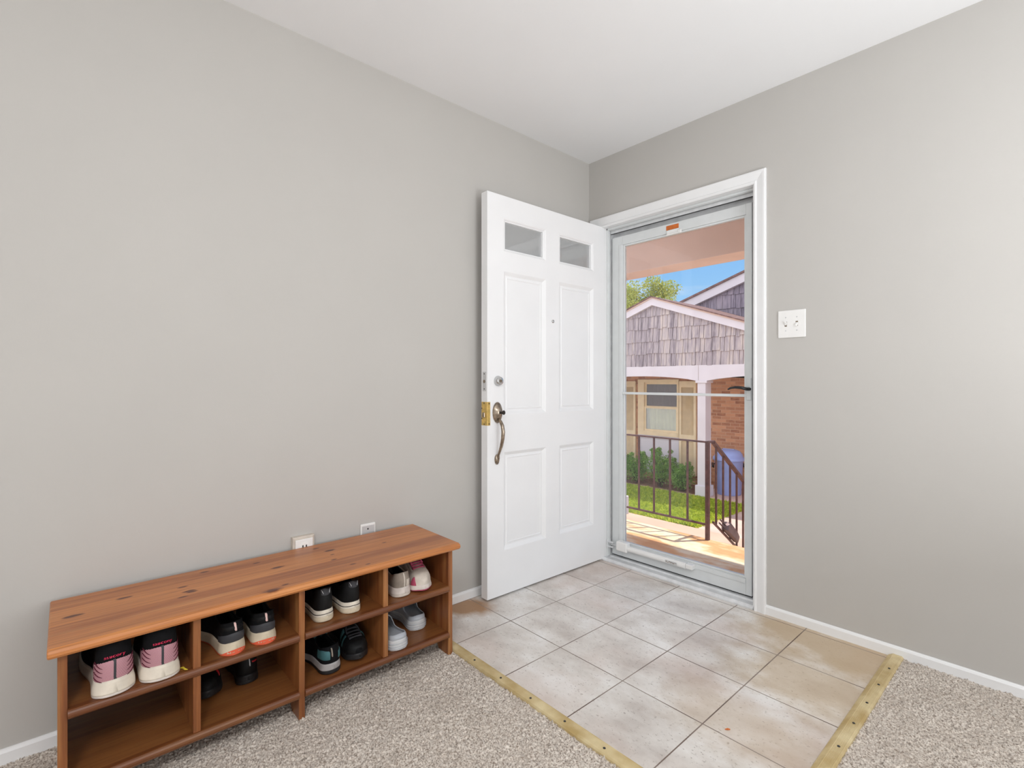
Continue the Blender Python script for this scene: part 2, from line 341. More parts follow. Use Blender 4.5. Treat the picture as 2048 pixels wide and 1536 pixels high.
# casing (trim_1): moulded profile mitred around the opening
prof=[(0,0),(0,.010),(.004,.014),(.010,.014),(.014,.010),(.020,.011),(.045,.017),(.052,.017),(.055,.012),(.055,0)]  # (outward, proud)
cb=MB(); rings=[]
def cas(px,pz,sx,sz): return [(px+sx*a*(1.65 if sx<0 else 1.0),-p,pz+sz*a*1.12) for a,p in prof]
rings=[cas(OX0,0,-1,0),cas(OX0,OZ-.005,-1,1),cas(OX1+.003,OZ-.005,1,1),cas(OX1+.003,0,1,0)]
cb.bridge(rings)
tag(cb.build('trim_1','white'),'white moulded casing around the front doorway','door casing',kind='structure')
# jamb + storm track (trim_2)
j=MB(); j.box(OX0,0,0,OX0+.004,.2,OZ); j.box(OX1-.004,0,0,OX1,.2,OZ); j.box(OX0,0,OZ-.004,OX1,.2,OZ)
tag(j.build('trim_2','white'),'white door jamb lining the doorway','door jamb',kind='structure')
# threshold
th=MB(); th.prism([(OX0,-.012,0),(OX0,-.012,.008),(OX0,.0,.018),(OX0,.022,.018),(OX0,.028,.012),(OX0,.05,.012),(OX0,.056,.02),(OX0,.1,.02),(OX0,.2,.0),(OX0,.2,-.1),(OX0,0,-.1),(OX0,0,0)],(OX1-OX0,0,0))
tag(th.build('trim_3','alu',bevel=.001),'scuffed aluminium threshold under the storm door','threshold',kind='structure')
# ------------------------------------------------------------------ carpet
def vnoise(shape,cell):
    h,w=shape; gh,gw=int(h/cell)+3,int(w/cell)+3; g=rng.random((gh,gw)); yy=np.arange(h)/cell; xx=np.arange(w)/cell
    y0=yy.astype(int); x0=xx.astype(int); fy=(yy-y0); fx=(xx-x0); fy=fy*fy*(3-2*fy); fx=fx*fx*(3-2*fx)
    a=g[np.ix_(y0,x0)]; b_=g[np.ix_(y0,x0+1)]; c=g[np.ix_(y0+1,x0)]; d=g[np.ix_(y0+1,x0+1)]
    return (a*(1-fx)+b_*fx)*(1-fy)[:,None]+(c*(1-fx)+d*fx)*fy[:,None]
def carpet(x0,x1,y0,y1,res,label,edge):
    w=int((x1-x0)/res)+1; h=int((y1-y0)/res)+1; xs=np.linspace(x0,x1,w); ys=np.linspace(y0,y1,h); X,Y=np.meshgrid(xs,ys)
    Z=.010*rng.random((h,w))*vnoise((h,w),1.3)+.004*rng.random((h,w))+.004*vnoise((h,w),45)+.002*vnoise((h,w),9)-.005
    X=X+(rng.random((h,w))-.5)*res*.8; Y=Y+(rng.random((h,w))-.5)*res*.8
    X=np.clip(X,.001,X1); Y=np.clip(Y,Y1,-.001)
    V=np.stack([X,Y,Z],-1).reshape(-1,3); i=np.arange(h*w).reshape(h,w)
    F=np.stack([i[:-1,:-1],i[:-1,1:],i[1:,1:],i[1:,:-1]],-1).reshape(-1,4)
    o=npmesh('carpet',V,F,'carpet'); return tag(o,label,'carpet',kind='stuff')
carpet(.002,1.560,-3.0,-1.272,.0038,'beige cut-pile carpet under the shoe bench and left of the tiles',0)
carpet(1.562,3.0,-3.0,-.002,.0038,'beige cut-pile carpet to the right of the tiles',0)
b=MB(); b.box(0,Y1,-.01,X1,-3.004,.003); b.box(3.004,-3.0,-.01,X1,0,.003)
tag(b.build('carpet','carpet'),'beige carpet behind the viewpoint','carpet',kind='stuff')
# gold strips
def strip(p0,p1,w,label,screws):
    a=Vector((*p0,0)); c=Vector((*p1,0)); d=(c-a).normalized(); L=(c-a).length; n=Vector((-d.y,d.x,0))
    o=empty('transition_strip',a,label,'carpet strip',math.atan2(d.y,d.x)); b=MB()
    # profile across (local y: 0 = carpet side, w = tile side)
    pr=[(0,-.006),(0,.008),(.004,.0125)]
    k=9
    for i in range(k):
        y=.005+(w*.55)*(i/k); pr+=[(y,.0128),(y+.0012,.0134),(y+.0024,.0128)]
    pr+=[(w*.60,.0135),(w*.64,.0140),(w*.67,.0125)]
    for i in range(6):
        y=w*.69+(w*.27)*(i/6); z=.0120-.009*(i/6); pr+=[(y,z),(y+.001,z+.0006)]
    pr+=[(w,.0015),(w,-.006)]
    b.prism([(0,y,z) for y,z in pr],(L,0,0)); b.build('strip_profile','gold',o)
    for s in screws:
        MB().lathe([(0.0001,.0158),(.0022,.0155),(.0038,.0145),(.0042,.0132)],(s,w*.36,0),n=12).build('screw','black',o,smooth=True)
    return o
def frange(a,b,s):
    while a<b: yield a; a+=s
# carpet side is -y for strip 1 ; +x for strip 2 (local +y must point to the tiles)
strip((.24,-1.287),(1.575,-1.287),.052,'gold metal transition strip between the bench-side carpet and tiles',list(frange(.09,1.32,.155)))
strip((1.575,-1.30),(1.575,-.012),.05,'gold metal transition strip at the right edge of the tiles',list(frange(.1,1.25,.15)))
# ------------------------------------------------------------------ open entry door
def entry_door():
    Lw,T,Hd,z0=.905,.046,2.018,.01
    root=empty('door_1',(.103,-.898,0),'white panelled front door swung open against the left wall, two small top lites','door',math.radians(89.4),kind='structure')
    # local: x along width from the free edge, y=+... ; wall side is +y
    us=[0,.106,.406,.51,.806,Lw]; zs=[z0,.232,.727,.915,1.638,1.738,1.908,Hd]
    b=MB()
    holes={}
    for face in (0,1):
        yf=0 if face==0 else T; sg=1 if face==0 else -1
        for i in range(5):
            for k in range(7):
                u0,u1,a0,a1=us[i],us[i+1],zs[k],zs[k+1]
                panel=i in (1,3) and k in (1,3,5)
                q=lambda ins,dep:[(u0+ins,yf+sg*dep,a0+ins),(u1-ins,yf+sg*dep,a0+ins),(u1-ins,yf+sg*dep,a1-ins),(u0+ins,yf+sg*dep,a1-ins)]
                if not panel: b.add(q(0,0),[(0,1,2,3)]); continue
                if k==5: rs=[q(0,0),q(.006,.003),q(.012,.010),q(.016,.010),q(.016,.023)]
                else: rs=[q(0,0),q(.004,.002),q(.018,.013),q(.026,.013),q(.030,.010),q(.033,.010),q(.036,.0125)]
                b.bridge(rs,cap=False)
                if k!=5: b.add(rs[-1],[(0,1,2,3)])
    for k in range(7):
        for u in (0,Lw): b.add([(u,0,zs[k]),(u,T,zs[k]),(u,T,zs[k+1]),(u,0,zs[k+1])],[(0,1,2,3)])
    for i in range(5):
        for z in (z0,Hd): b.add([(us[i],0,z),(us[i+1],0,z),(us[i+1],T,z),(us[i],T,z)],[(0,1,2,3)])
    o=b.build('door_panel','white_door',root)
    import bmesh as bmm
    bm=bmm.new(); bm.from_mesh(o.data); bmm.ops.remove_doubles(bm,verts=bm.verts,dist=1e-5); bmm.ops.recalc_face_normals(bm,faces=bm.faces); bm.to_mesh(o.data); bm.free()
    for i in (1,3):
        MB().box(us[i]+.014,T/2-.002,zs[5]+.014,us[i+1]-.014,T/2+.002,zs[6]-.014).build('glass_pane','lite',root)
    # outward is -y local
    MB().lathe([(.0001,-.0),(.026,-.0),(.026,-.004),(.021,-.016),(.019,-.022),(.012,-.023),(.0001,-.023)],(.067,0,1.085),'y').build('deadbolt','chrome',root,smooth=True,bevel=.001)
    MB().lathe([(.0001,0),(.0075,0),(.0075,-.003),(.0001,-.0035)],(.067,-.0225,1.085),'y').build('deadbolt_core','pewter',root)
    pp=MB(); pp.lathe([(.0001,-.001),(.009,-.001),(.009,-.004),(.005,-.006),(.0001,-.006)],(.458,0,1.413),'y',20); pp.build('peephole','chrome',root,smooth=True)
    hs=MB(); hs.lathe([(.0001,0),(.029,0),(.030,-.005),(.026,-.011),(.017,-.014),(.015,-.021),(.0001,-.022)],(.062,0,.928),'y',28,sx=1.75,sy=1)
    # rose elongated vertically
    grip=MB(); pts=[]
    for (y,z) in [(-.012,.90),(-.030,.885),(-.044,.865),(-.050,.835),(-.046,.80),(-.036,.765),(-.022,.735),(-.013,.718),(-.012,.70)]: pts.append((.060,y,z))
    grip.tube(pts,[.006,.008,.009,.0095,.009,.008,.0065,.006,.0075],10)
    grip.lathe([(.0001,0),(.014,0),(.014,-.006),(.008,-.012),(.0001,-.012)],(.059,0,.695),'y',18,sx=1.8)
    h=hs.build('handle_plate','pewter',root,smooth=True); g=grip.build('door_handle','pewter',root,smooth=True)
    k=MB(); k.box(.060,-.045,.922,.064,-.02,.934); k.lathe([(.001,-.002),(.011,-.002),(.011,.002),(.001,.002)],(.062,-.052,.930),'x',14); k.build('key','black',root,bevel=.001)
    pl=MB(); pl.box(-.0015,.001,.866,0,T-.002,.982); pl.box(-.0015,-.0015,.866,.018,.0,.982)
    lp=pl.build('latch_plate','brass',root,bevel=.0006); MB().box(-.008,.014,.905,-.001,.032,.93).build('latch_bolt','pewter',lp,bevel=.003)
    for z in (.874,.974): MB().lathe([(.0001,-.0030),(.003,-.0028),(.003,-.0012)],(.011,0,z),'y',10).build('screw','black',lp)
    for z in (.872,.90,.95,.976): MB().lathe([(.0001,-.0025),(.003,-.0025),(.003,-.001)],(.0,.023 if z in(.872,.976) else .04,z),'x',10).build('screw','black',lp)
    sp=MB(); sp.box(-.0012,.008,1.035,0,T-.012,1.13); q=sp.build('bolt_plate','stainwhite',root)
    MB().lathe([(.0001,-.003),(.008,-.003),(.008,0)],(0,.022,1.083),'x',14).build('bolt_hole','pewter',q)
    for z in (1.046,1.12): MB().lathe([(.0001,-.0025),(.003,-.0025),(.003,-.001)],(0,.022,z),'x',10).build('screw','black',q)
    for z in (.25,1.05,1.8): 
        hg=MB(); hg.lathe([(.006,z-.045),(.006,z+.045)],(Lw+.002,T+.004,0),'z',12); hg.build('hinge','stainwhite',root,smooth=True)
entry_door()
# ------------------------------------------------------------------ storm door
def storm_door():
    y0,y1=.070,.100
    tr=empty('trim_4',(OX0,.06,0),'grey aluminium storm door frame with weatherstrip lining the opening','storm door frame',kind='structure')
    a=MB(); xL,xR,zT=OX0+.004,OX1-.004,OZ-.004; X=-OX0; Y=-.06
    def bx(b,x0,yy0,z0,x1,yy1,z1): b.box(x0+X,yy0+Y,z0,x1+X,yy1+Y,z1)
    def jambs(b,d0,d1,ya,yb,top=True):
        bx(b,xL+d0,ya,.02,xL+d1,yb,zT-d1); bx(b,xR-d1,ya,.02,xR-d0,yb,zT-d1)
        if top: bx(b,xL+d0,ya,zT-d1,xR-d0,yb,zT-d0)
    jambs(a,0,.006,.055,.125); jambs(a,.006,.016,.105,.125); bx(a,xL,.092,1.958,xR,.125,zT-.006); bx(a,xL,.060,zT-.030,xR,.066,zT-.006); a.build('frame_channel','alu',tr)
    a=MB(); jambs(a,.006,.011,.058,.062); a.build('weatherstrip','stainwhite',tr)
    a=MB(); bx(a,xL+.008,.092,.03,xL+.0112,.104,1.955); bx(a,.966,.092,.03,.969,.104,1.955); bx(a,xL+.006,.0595,zT-.034,xR-.006,.0625,zT-.030); bx(a,xL+.01,.091,1.9625,xR-.03,.0925,1.966); a.build('gap_line','gap_line',tr)  # dark strips put in for the shaded gaps around the storm door
    a=MB(); bx(a,.972,.075,.02,xR-.006,.125,1.958); a.build('latch_channel','alu',tr)
    a=MB(); bx(a,xL,.03,.02,xL+.010,.052,zT); bx(a,xR-.010,.03,.02,xR,.052,zT); bx(a,xL,.03,zT-.012,xR,.052,zT); a.build('door_stop','alu_white',tr,bevel=.002)
    a=MB()
    for z in frange(.15,1.95,.2):
        a.lathe([(.0001,.0075),(.003,.007),(.004,.006)],(xL+X+.004,.085+Y,z),'x',8)
    a.build('frame_screws','stainwhite',tr)
    root=empty('door_2',(OX0,y0,0),'closed full-view glass storm door with pale grey aluminium frame','storm door',kind='structure'); X=-OX0; Y=-y0
    sx0,sx1,sz0,sz1=.1235,.9645,.0275,1.962
    gx0,gx1,gz0,gz1=.212,.925,.118,1.898
    def fr(name,mats,*boxes,**k):
        b=MB()
        for q in boxes: bx(b,*q)
        return b.build(name,mats,root,bevel=k.get('bevel',.0025))
    fr('hinge_stile','alu_white',(sx0,y0,sz0,gx0-.012,y1,sz1),(gx0-.034,y0-.004,gz0-.01,gx0-.012,y0,gz1+.012))
    fr('lock_stile','alu_white',(gx1+.010,y0,sz0,sx1,y1,sz1))
    fr('top_rail','alu_white',(gx0-.012,y0+.0005,gz1+.010,gx1+.010,y1,sz1-.0005))
    fr('bottom_rail','alu_white',(gx0-.012,y0+.0005,sz0,gx1+.010,y1,gz0-.010),(gx0-.012,y0-.003,gz0-.034,gx1+.010,y0,gz0-.012))
    a=MB()
    for (p,q) in (((gx0-.012,gz0-.010),(gx0,gz1+.010)),((gx1,gz0-.010),(gx1+.010,gz1+.010)),((gx0,gz0-.010),(gx1,gz0)),((gx0,gz1),(gx1,gz1+.010))):
        bx(a,p[0],y0+.006,p[1],q[0],y1-.004,q[1])
    a.build('glazing_bead','alu_white',root,bevel=.002)
    fr('cross_bar','alu_white',(gx0-.012,y0-.003,1.006,gx1+.02,y1-.008,1.020))
    fr('door_sweep','charcoal',(sx0+.002,y0+.008,.021,sx1-.002,y1-.008,sz0),bevel=0)
    for z0_,z1_ in ((gz0-.004,1.006),(1.020,gz1+.004)):
        b=MB(); bx(b,gx0-.004,y0+.013,z0_,gx1+.004,y0+.017,z1_); b.build('glass_pane','glass',root)
    # lever handle
    hd=MB(); hd.tube([(.955+X,y0-.004+Y,1.045),(.950+X,y0-.03+Y,1.046),(.93+X,y0-.038+Y,1.052),(.90+X,y0-.038+Y,1.054),(.875+X,y0-.036+Y,1.050),(.862+X,y0-.034+Y,1.043)],[.009,.008,.0075,.0065,.0055,.004],10)
    hd.build('lever_handle','black',root,smooth=True)
    b=MB(); bx(b,.940,y0-.007,.99,.963,y0,1.10); b.build('lock_plate','alu_white',root,bevel=.004)
    # pneumatic closer
    c=MB(); c.tube([(.255+X,y0-.026+Y,.094),(.63+X,y0-.026+Y,.094)],.0165,16); cl=c.build('closer_tube','plastic',root,smooth=False,bevel=.002,ang=60)
    b=MB(); bx(b,.185,y0-.047,.070,.262,y0-.003,.128); b.build('closer_cap','plastic',cl,bevel=.009,seg=3)
    b=MB(); bx(b,.63,y0-.036,.082,.67,y0-.002,.107); b.build('closer_bracket','plastic',cl,bevel=.004)
    b=MB(); b.tube([(.19+X,y0-.026+Y,.094),(.135+X,y0-.028+Y,.092)],.004,8); bx(b,.112,y0-.040,.075,.16,y0-.024,.083); bx(b,.112,y0-.040,.102,.16,y0-.024,.110); bx(b,.112,y0-.045,.07,.119,y0-.01,.118); b.build('closer_jamb_bracket','alu',cl,bevel=.002)
    b=MB(); bx(b,.515,y0-.0435,.086,.585,y0-.0422,.102); lb=b.build('closer_label','stainwhite',cl)
    b=MB()
    for i,(u,w,z,h) in enumerate([(.520,.005,.092,.006),(.528,.008,.090,.003),(.538,.006,.095,.004),(.546,.003,.091,.007),(.552,.008,.094,.003),(.562,.006,.090,.006),(.572,.006,.095,.003)]): bx(b,u,y0-.0440,z,u+w,y0-.0436,z+h)
    b.build('label_marks','pewter',lb)
    # retractable latch and orange tab in the top rail
    b=MB(); bx(b,.497,y0-.002,gz1+.028,.572,y0+.001,gz1+.052); b.build('orange_tab','orange',root)
    b=MB(); bx(b,.502,y0-.012,gz1-.004,.574,y0-.001,gz1+.004); bx(b,.502,y0-.006,gz1+.004,.574,y0-.001,gz1+.026); bx(b,.574,y0-.012,gz1-.003,.592,y0-.002,gz1+.016); b.build('sash_latch','plastic',root,bevel=.002)
storm_door()
# ------------------------------------------------------------------ switch and outlets
sw=empty('light_switch',(1.1705,0,1.3415),'white two-toggle light switch plate right of the doorway','light switch')
MB().box(-.0575,-.006,-.062,.0575,0,.062).build('cover_plate','plastic',sw,bevel=.005,seg=3)
for i,dx in enumerate((-.024,.022)):
    MB().box(dx-.005,-.0063,-.011,dx+.005,-.0055,.011).build('toggle_slot','pewter',sw)
    s=-1 if i else 1
    b=MB(); b.prism([(dx-.0045,-.006,-.006),(dx-.0045,-.006,.006),(dx-.0045,-.016,.010*s+.003),(dx-.0045,-.016,.010*s-.003)],(.009,0,0)); b.build('toggle','plastic',sw,bevel=.001)
    for dz in (-.03,.03): MB().lathe([(.0001,-.0072),(.0028,-.007),(.0032,-.006)],(dx,0,dz),'y',10).build('screw','stainwhite',sw)
ou=empty('wall_outlet',(0,-1.748,.42),'white power outlet in a raised beige box, peeking over the bench','outlet')
b=MB(); b.bridge([[(0,-.041,-.06),(0,.041,-.06),(0,.041,.06),(0,-.041,.06)],[(.02,-.041,-.06),(.02,.041,-.06),(.02,.041,.06),(.02,-.041,.06)],[(.022,-.036,-.056),(.022,.036,-.056),(.022,.036,.056),(.022,-.036,.056)]]); b.build('box_extender','offwhite',ou)
MB().box(.022,-.033,-.052,.028,.033,.050).build('cover_plate','plastic',ou,bevel=.002)
for dz in (.022,-.022):
    r=MB().lathe([(.0001,.0295),(.0165,.0295),(.017,.028)],(0,0,dz),'x',22).build('receptacle','plastic',ou)
    for dy in (-.006,.007): MB().box(.0293,dy-.0022,dz-.004,.0302,dy+.0022,dz+.006).build('slot','black',r)
bl=empty('blank_wall_plate',(0,-1.4735,.415),'blank white wall plate, just above the bench top','wall plate')
MB().box(0,-.034,-.06,.007,.034,.06).build('cover_plate','plastic',bl,bevel=.003)
MB().box(.007,-.028,-.052,.0085,.028,.052).build('inset_panel','stainwhite',bl,bevel=.001)
MB().lathe([(.0001,.0105),(.003,.010),(.0036,.0085)],(0,-.002,.038),'x',10).build('screw','black',bl)
# ------------------------------------------------------------------ bench
BY=[-2.446,-2.164,-1.876,-1.583,-1.303]
bench=empty('shoe_bench',(0,-1.875,0),'reddish-brown stained pine shoe bench with eight cubbies against the left wall','bench')
def bb(): return MB()
oy=1.875
b=MB(); pr=[(.030,.418),(.030,.438),(.034,.441),(.386,.441),(.394,.438),(.3985,.432),(.399,.425),(.394,.4185),(.384,.416),(.378,.418)]
y0,y1=-2.474+oy,-1.270+oy
b.prism([(x,y0,z) for x,z in pr],(0,y1-y0,0)); top=b.build('bench_top','wood_top',bench,bevel=.0045,seg=3,ang=60)
# object coordinates of the top must equal world x,y for its knots
for v in top.data.vertices: v.co.y-=oy
top.location=(0,oy,0)
def endpanel(y,full):
    w=.0095; 
    if full: poly=[(.034,0),(.080,0),(.10,.035),(.14,.060),(.19,.068),(.24,.060),(.285,.035),(.305,0),(.374,0),(.374,.418),(.034,.418)]
    else: poly=[(.036,.094),(.374,.094),(.374,.418),(.036,.418)]
    b=MB(); b.prism([(x,y-w+oy,z) for x,z in poly],(0,2*w,0)); return b
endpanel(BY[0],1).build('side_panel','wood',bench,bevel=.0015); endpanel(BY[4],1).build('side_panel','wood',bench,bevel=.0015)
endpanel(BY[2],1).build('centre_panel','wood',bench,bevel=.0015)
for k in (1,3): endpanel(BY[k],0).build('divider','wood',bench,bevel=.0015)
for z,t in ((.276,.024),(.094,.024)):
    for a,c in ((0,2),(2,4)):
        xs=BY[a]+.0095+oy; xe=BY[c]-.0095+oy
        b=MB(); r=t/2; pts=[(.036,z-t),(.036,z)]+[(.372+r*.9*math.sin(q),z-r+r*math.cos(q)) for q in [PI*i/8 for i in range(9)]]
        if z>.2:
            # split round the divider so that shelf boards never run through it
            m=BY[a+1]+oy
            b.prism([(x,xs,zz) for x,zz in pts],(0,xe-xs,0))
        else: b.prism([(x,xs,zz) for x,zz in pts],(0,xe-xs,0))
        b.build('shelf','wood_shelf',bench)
# ------------------------------------------------------------------ shoes
def sm(a,b,x): t=min(1,max(0,(x-a)/(b-a))); return t*t*(3-2*t)
def ip(keys,u):
    for (a,x),(c,y) in zip(keys,keys[1:]):
        if u<=c: t=(u-a)/(c-a); t=t*t*(3-2*t); return x+(y-x)*t
    return keys[-1][1]
class Shoe:
    def __init__(s,L=.27,W=.047,wh=.034,hs=.03,ht=.022,ch=.065,dip=.72,tg=.085,toe=.042,spring=.014,flare=.004,side=1,op=.44,p=.5,cup=.012,virt=1.5):
        s.__dict__.update(locals())
    def hw(s,u):
        w=ip([(0,s.wh*.96),(.15,s.wh),(.38,s.wh*.96),(.7,s.W),(.86,s.W*.93),(1,s.W*.72)],u)
        if u<.13: w*=math.sqrt(max(0,1-((.13-u)/.13)**2))
        if u>.76: w*=max(0,1-((u-.76)/.24)**2.4)**.5
        return w
    def cy(s,u): return s.side*(.006*math.sin(PI*u)-.008*sm(.6,1,u))
    def bot(s,u): return s.spring*max(0,(u-.68)/.32)**1.8+.004*max(0,(.08-u)/.08)**2
    def z0(s,u): return s.bot(u)+ip([(0,s.hs),(.35,s.hs*.95),(.7,s.ht),(1,s.ht)],u)
    def P(s,u,t):
        """t: -1 left sole line .. 0 top .. 1 right sole line"""
        sg=1 if t>=0 else -1; h=1-abs(t)
        if u<s.op+.02: col=ip([(0,s.ch),(.07,s.ch),(.22,s.ch*s.dip),(.34,s.ch*(s.dip+.08)),(s.op,s.tg*.86)],u)
        else: col=ip([(s.op,s.tg*.86),(.6,s.tg*.72),(.74,s.toe*1.12),(.86,s.toe),(1,s.toe*.80)],u)
        if u>.86: col*=max(0,1-((u-.86)/.15)**2.2)**.5
        k=sm(s.op-.10,s.op+.03,u); q=.9
        ph0=math.asin((1/s.virt)**(1/q)); phm=ph0+(PI/2-ph0)*k; Hc=col/math.sin(phm)**q; ph=h*phm
        y=s.hw(u)*max(0,math.cos(ph))**s.p; z=s.z0(u)+Hc*math.sin(ph)**q
        x=u*s.L
        if u<.12: x-=.006*math.sin(PI*min(1,h*1.1))*(1-u/.12); x+=.006*h*(1-u/.12)
        return Vector((x,s.cy(u)+sg*y,z))
    def us(s,n=34): return [.0008+.9984*(.5-.5*math.cos(PI*i/n)) for i in range(n+1)]
    def upper(s):
        b=MB(); T=[-1+2*i/24 for i in range(25)]; U=s.us(); V=[]; F=[]
        for u in U:
            for t in T:
                if abs(t)<1e-9: # centre column doubled for the opening
                    V+= [s.P(u,-1e-9),s.P(u,1e-9)]
                else: V.append(s.P(u,t))
        n=26
        for i in range(len(U)-1):
            for j in range(n-1):
                if j==12 and U[i+1]<=s.op+.03: continue   # opening
                F.append((i*n+j,i*n+j+1,(i+1)*n+j+1,(i+1)*n+j))
        r=(len(U)-1)*n
        for j in range(12): F.append((j,j+1,24-j,25-j)); F.append((r+j,r+j+1,r+24-j,r+25-j))
        b.add(V,F); return b
    def lining(s):
        b=MB(); T=[-1+2*i/16 for i in range(17)]; U=[u for u in s.us() if .004<u<s.op+.2]; n=18; V=[];F=[]
        for u in U:
            for t in T:
                for e in ((-1e-9,1e-9) if abs(t)<1e-9 else (t,)):
                    p=s.P(u,e); c=Vector((p.x,s.cy(u),s.z0(u)+.02)); d=(c-p); d.z*=.25; L=d.length
                    p=p+d*min(.8,.0062/max(L,1e-4)); p.x+=.006*(1-min(1,u/.08)); p.z-=.001; V.append(p)
        for i in range(len(U)-1):
            for j in range(n-1):
                if j==8 and U[i+1]<=s.op+.03: continue
                F.append((i*n+j,i*n+j+1,(i+1)*n+j+1,(i+1)*n+j))
        for j in range(8): F.append((j,j+1,16-j,17-j))
        b.add(V,F)
        V=[];F=[];UU=[u for u in s.us() if .01<u<.9]
        for u in UU:
            w=s.hw(u)*.93
            for q in (-1,-.6,0,.6,1): V.append((u*s.L,s.cy(u)+q*w,s.z0(u)+.004+.006*abs(q)**3))
        for i in range(len(UU)-1):
            for j in range(4): F.append((i*5+j,i*5+j+1,(i+1)*5+j+1,(i+1)*5+j))
        b.add(V,F); return b
    def sole(s,f0,f1,lip=.004,grow=0):
        b=MB(); R=[]
        for u in s.us():
            w=s.hw(u)+ (s.flare+grow)*min(1,math.sqrt(max(0,min(u,1-u))/.02)); zb,zt=s.bot(u),s.z0(u)
            fl=s.flare*(1-min(1,u/.5)); x=u*s.L; ex=(-s.flare-grow)*max(0,1-u/.04)+(s.flare+grow)*max(0,(u-.96)/.04)
            z=lambda f:zb+(zt-zb)*f
            def ww(f): return w*(1-.06*(abs(f-.45)/.55)**3)+fl*(.35-f)*.8
            fs=[f0,f0+(f1-f0)*.12,f0+(f1-f0)*.5,f0+(f1-f0)*.88,f1]
            ring=[]
            for i,f in enumerate(fs): ring.append((x+ex,s.cy(u)-ww(f)*(.93 if (i==0 and f0==0) else 1),z(f)+(lip*(.0 if f1<.99 else 1) if i==4 else 0)))
            for i,f in reversed(list(enumerate(fs))): ring.append((x+ex,s.cy(u)+ww(f)*(.93 if (i==0 and f0==0) else 1),z(f)+(lip*(.0 if f1<.99 else 1) if i==4 else 0)))
            R.append(ring)
        b.bridge(R); return b
    def Sv(s,v,h):   # wraps round the heel: v signed, u=v^2
        if abs(v)<.029: f=(v+.029)/.058; return s.P(.00085,-(1-h))*(1-f)+s.P(.00085,1-h)*f
        return s.P(v*v,(1-h)*(1 if v>=0 else -1))
    def Nv(s,v,h):
        e=.012; a=s.Sv(v+e,h)-s.Sv(v-e,h); c=s.Sv(v,min(1,h+.03))-s.Sv(v,max(0,h-.03)); n=a.cross(c)
        if n.length<1e-9: n=Vector((-1,0,0))
        n.normalize(); p=s.Sv(v,h); o=p-Vector((max(.035,p.x),s.cy(max(0,v*v)),p.z-.001))
        return n if n.dot(o)>0 else -n
    def hpatch(s,v0,v1,h0,h1,off=.0012,nv=16,nh=6,shape=None):
        b=MB(); V=[];F=[]
        for i in range(nv+1):
            v=v0+(v1-v0)*i/nv
            for k in range(nh+1):
                f=k/nh; a,c=(h0,h1) if shape is None else shape(v); h=a+(c-a)*f
                o=off if 0<i<nv and 0<k<nh else -.0006
                V.append(s.Sv(v,h)+s.Nv(v,h)*o)
        for i in range(nv):
            for k in range(nh): q=i*(nh+1)+k; F.append((q,q+1,q+nh+2,q+nh+1))
        b.add(V,F); return b
    def patch(s,u0,u1,t0,t1,off=.0014,nu=12,nt=8,shape=None):
        b=MB(); V=[];F=[]
        for i in range(nu+1):
            u=u0+(u1-u0)*i/nu; a,c=(t0,t1) if shape is None else shape(u)
            for k in range(nt+1):
                t=a+(c-a)*k/nt; e=.01; p=s.P(u,t); n=(s.P(min(.999,u+e),t)-s.P(u-e,t)).cross(s.P(u,min(.999,t+.04))-s.P(u,max(-.999,t-.04)))
                n=n.normalized() if n.length>1e-9 else Vector((0,0,1))
                if n.dot(p-Vector((p.x-.03*(u>.8),s.cy(u),s.z0(u)-.02)))<0: n=-n
                V.append(p+n*(off if 0<i<nu and 0<k<nt else -.0006))
        for i in range(nu):
            for k in range(nt): q=i*(nt+1)+k; F.append((q,q+1,q+nt+2,q+nt+1))
        b.add(V,F); return b
    def laces(s,n=4,u0=None,u1=.68,r=.0022,bow=True,wt=.2):
        b=MB(); u0=u0 or s.op+.04
        for i in range(n):
            ua=u0+(u1-u0)*i/(n-1); ub=min(.8,ua+.03)
            for sg in (-1,1): b.tube([s.P(ua+(ub-ua)*q,sg*wt*(1-2*q)*1.0)+Vector((0,0,.0035)) for q in (0,.25,.5,.75,1)],r,6)
        if bow:
            c=s.P(u0-.01,0)+Vector((0,0,.005))
            for sg in (-1,1):
                b.tube([c,c+Vector((-.008,sg*.014,.006)),c+Vector((-.004,sg*.028,.002)),c+Vector((.008,sg*.030,-.004)),c+Vector((.010,sg*.016,-.001)),c],r,6)
                b.tube([c,c+Vector((.012,sg*.012,.002)),c+Vector((.03,sg*.022,-.010)),c+Vector((.045,sg*.024,-.02))],r,6)
        return b
    def tongue(s,hgt=.014):
        b=MB(); R=[]
        for i in range(7):
            f=i/6; u=s.op+.10-f*.16; base=s.P(max(s.op+.02,u),0); z=base.z-.003+hgt*sm(.2,1,f)*1.0; w=.020+.004*f; x=u*s.L
            ring=[]
            for q in [-1+k/4 for k in range(9)]: ring.append(Vector((x,s.cy(s.op)+q*w,z-.010*q*q)))
            for q in [1-k/4 for k in range(9)]: ring.append(Vector((x+.004,s.cy(s.op)+q*w*.95,z-.005-.010*q*q)))
            R.append(ring)
        b.bridge(R); return b
def make_shoe(name,label,loc,rz,S_,mats,sole_split=.28,extras=(),group=None,cat='shoe',roll=0):
    root=empty(name,loc,label,cat,rz,group)
    s=S_; up=s.upper().build('upper',mats['upper'],root,smooth=True); so=up.modifiers.new('thickness','SOLIDIFY'); so.thickness=.0035; so.offset=-1
    s.lining().build('lining',mats.get('lining','lining'),root,smooth=True)
    if sole_split: s.sole(0,sole_split).build('outsole',mats['outsole'],root,smooth=True); s.sole(sole_split,1).build('midsole',mats['mid'],root,smooth=True)
    else: s.sole(0,1).build('midsole',mats['mid'],root,smooth=True)
    for nm,bb_,mt in extras:
        bb_.build(nm,mt,root,smooth=True)
    return root
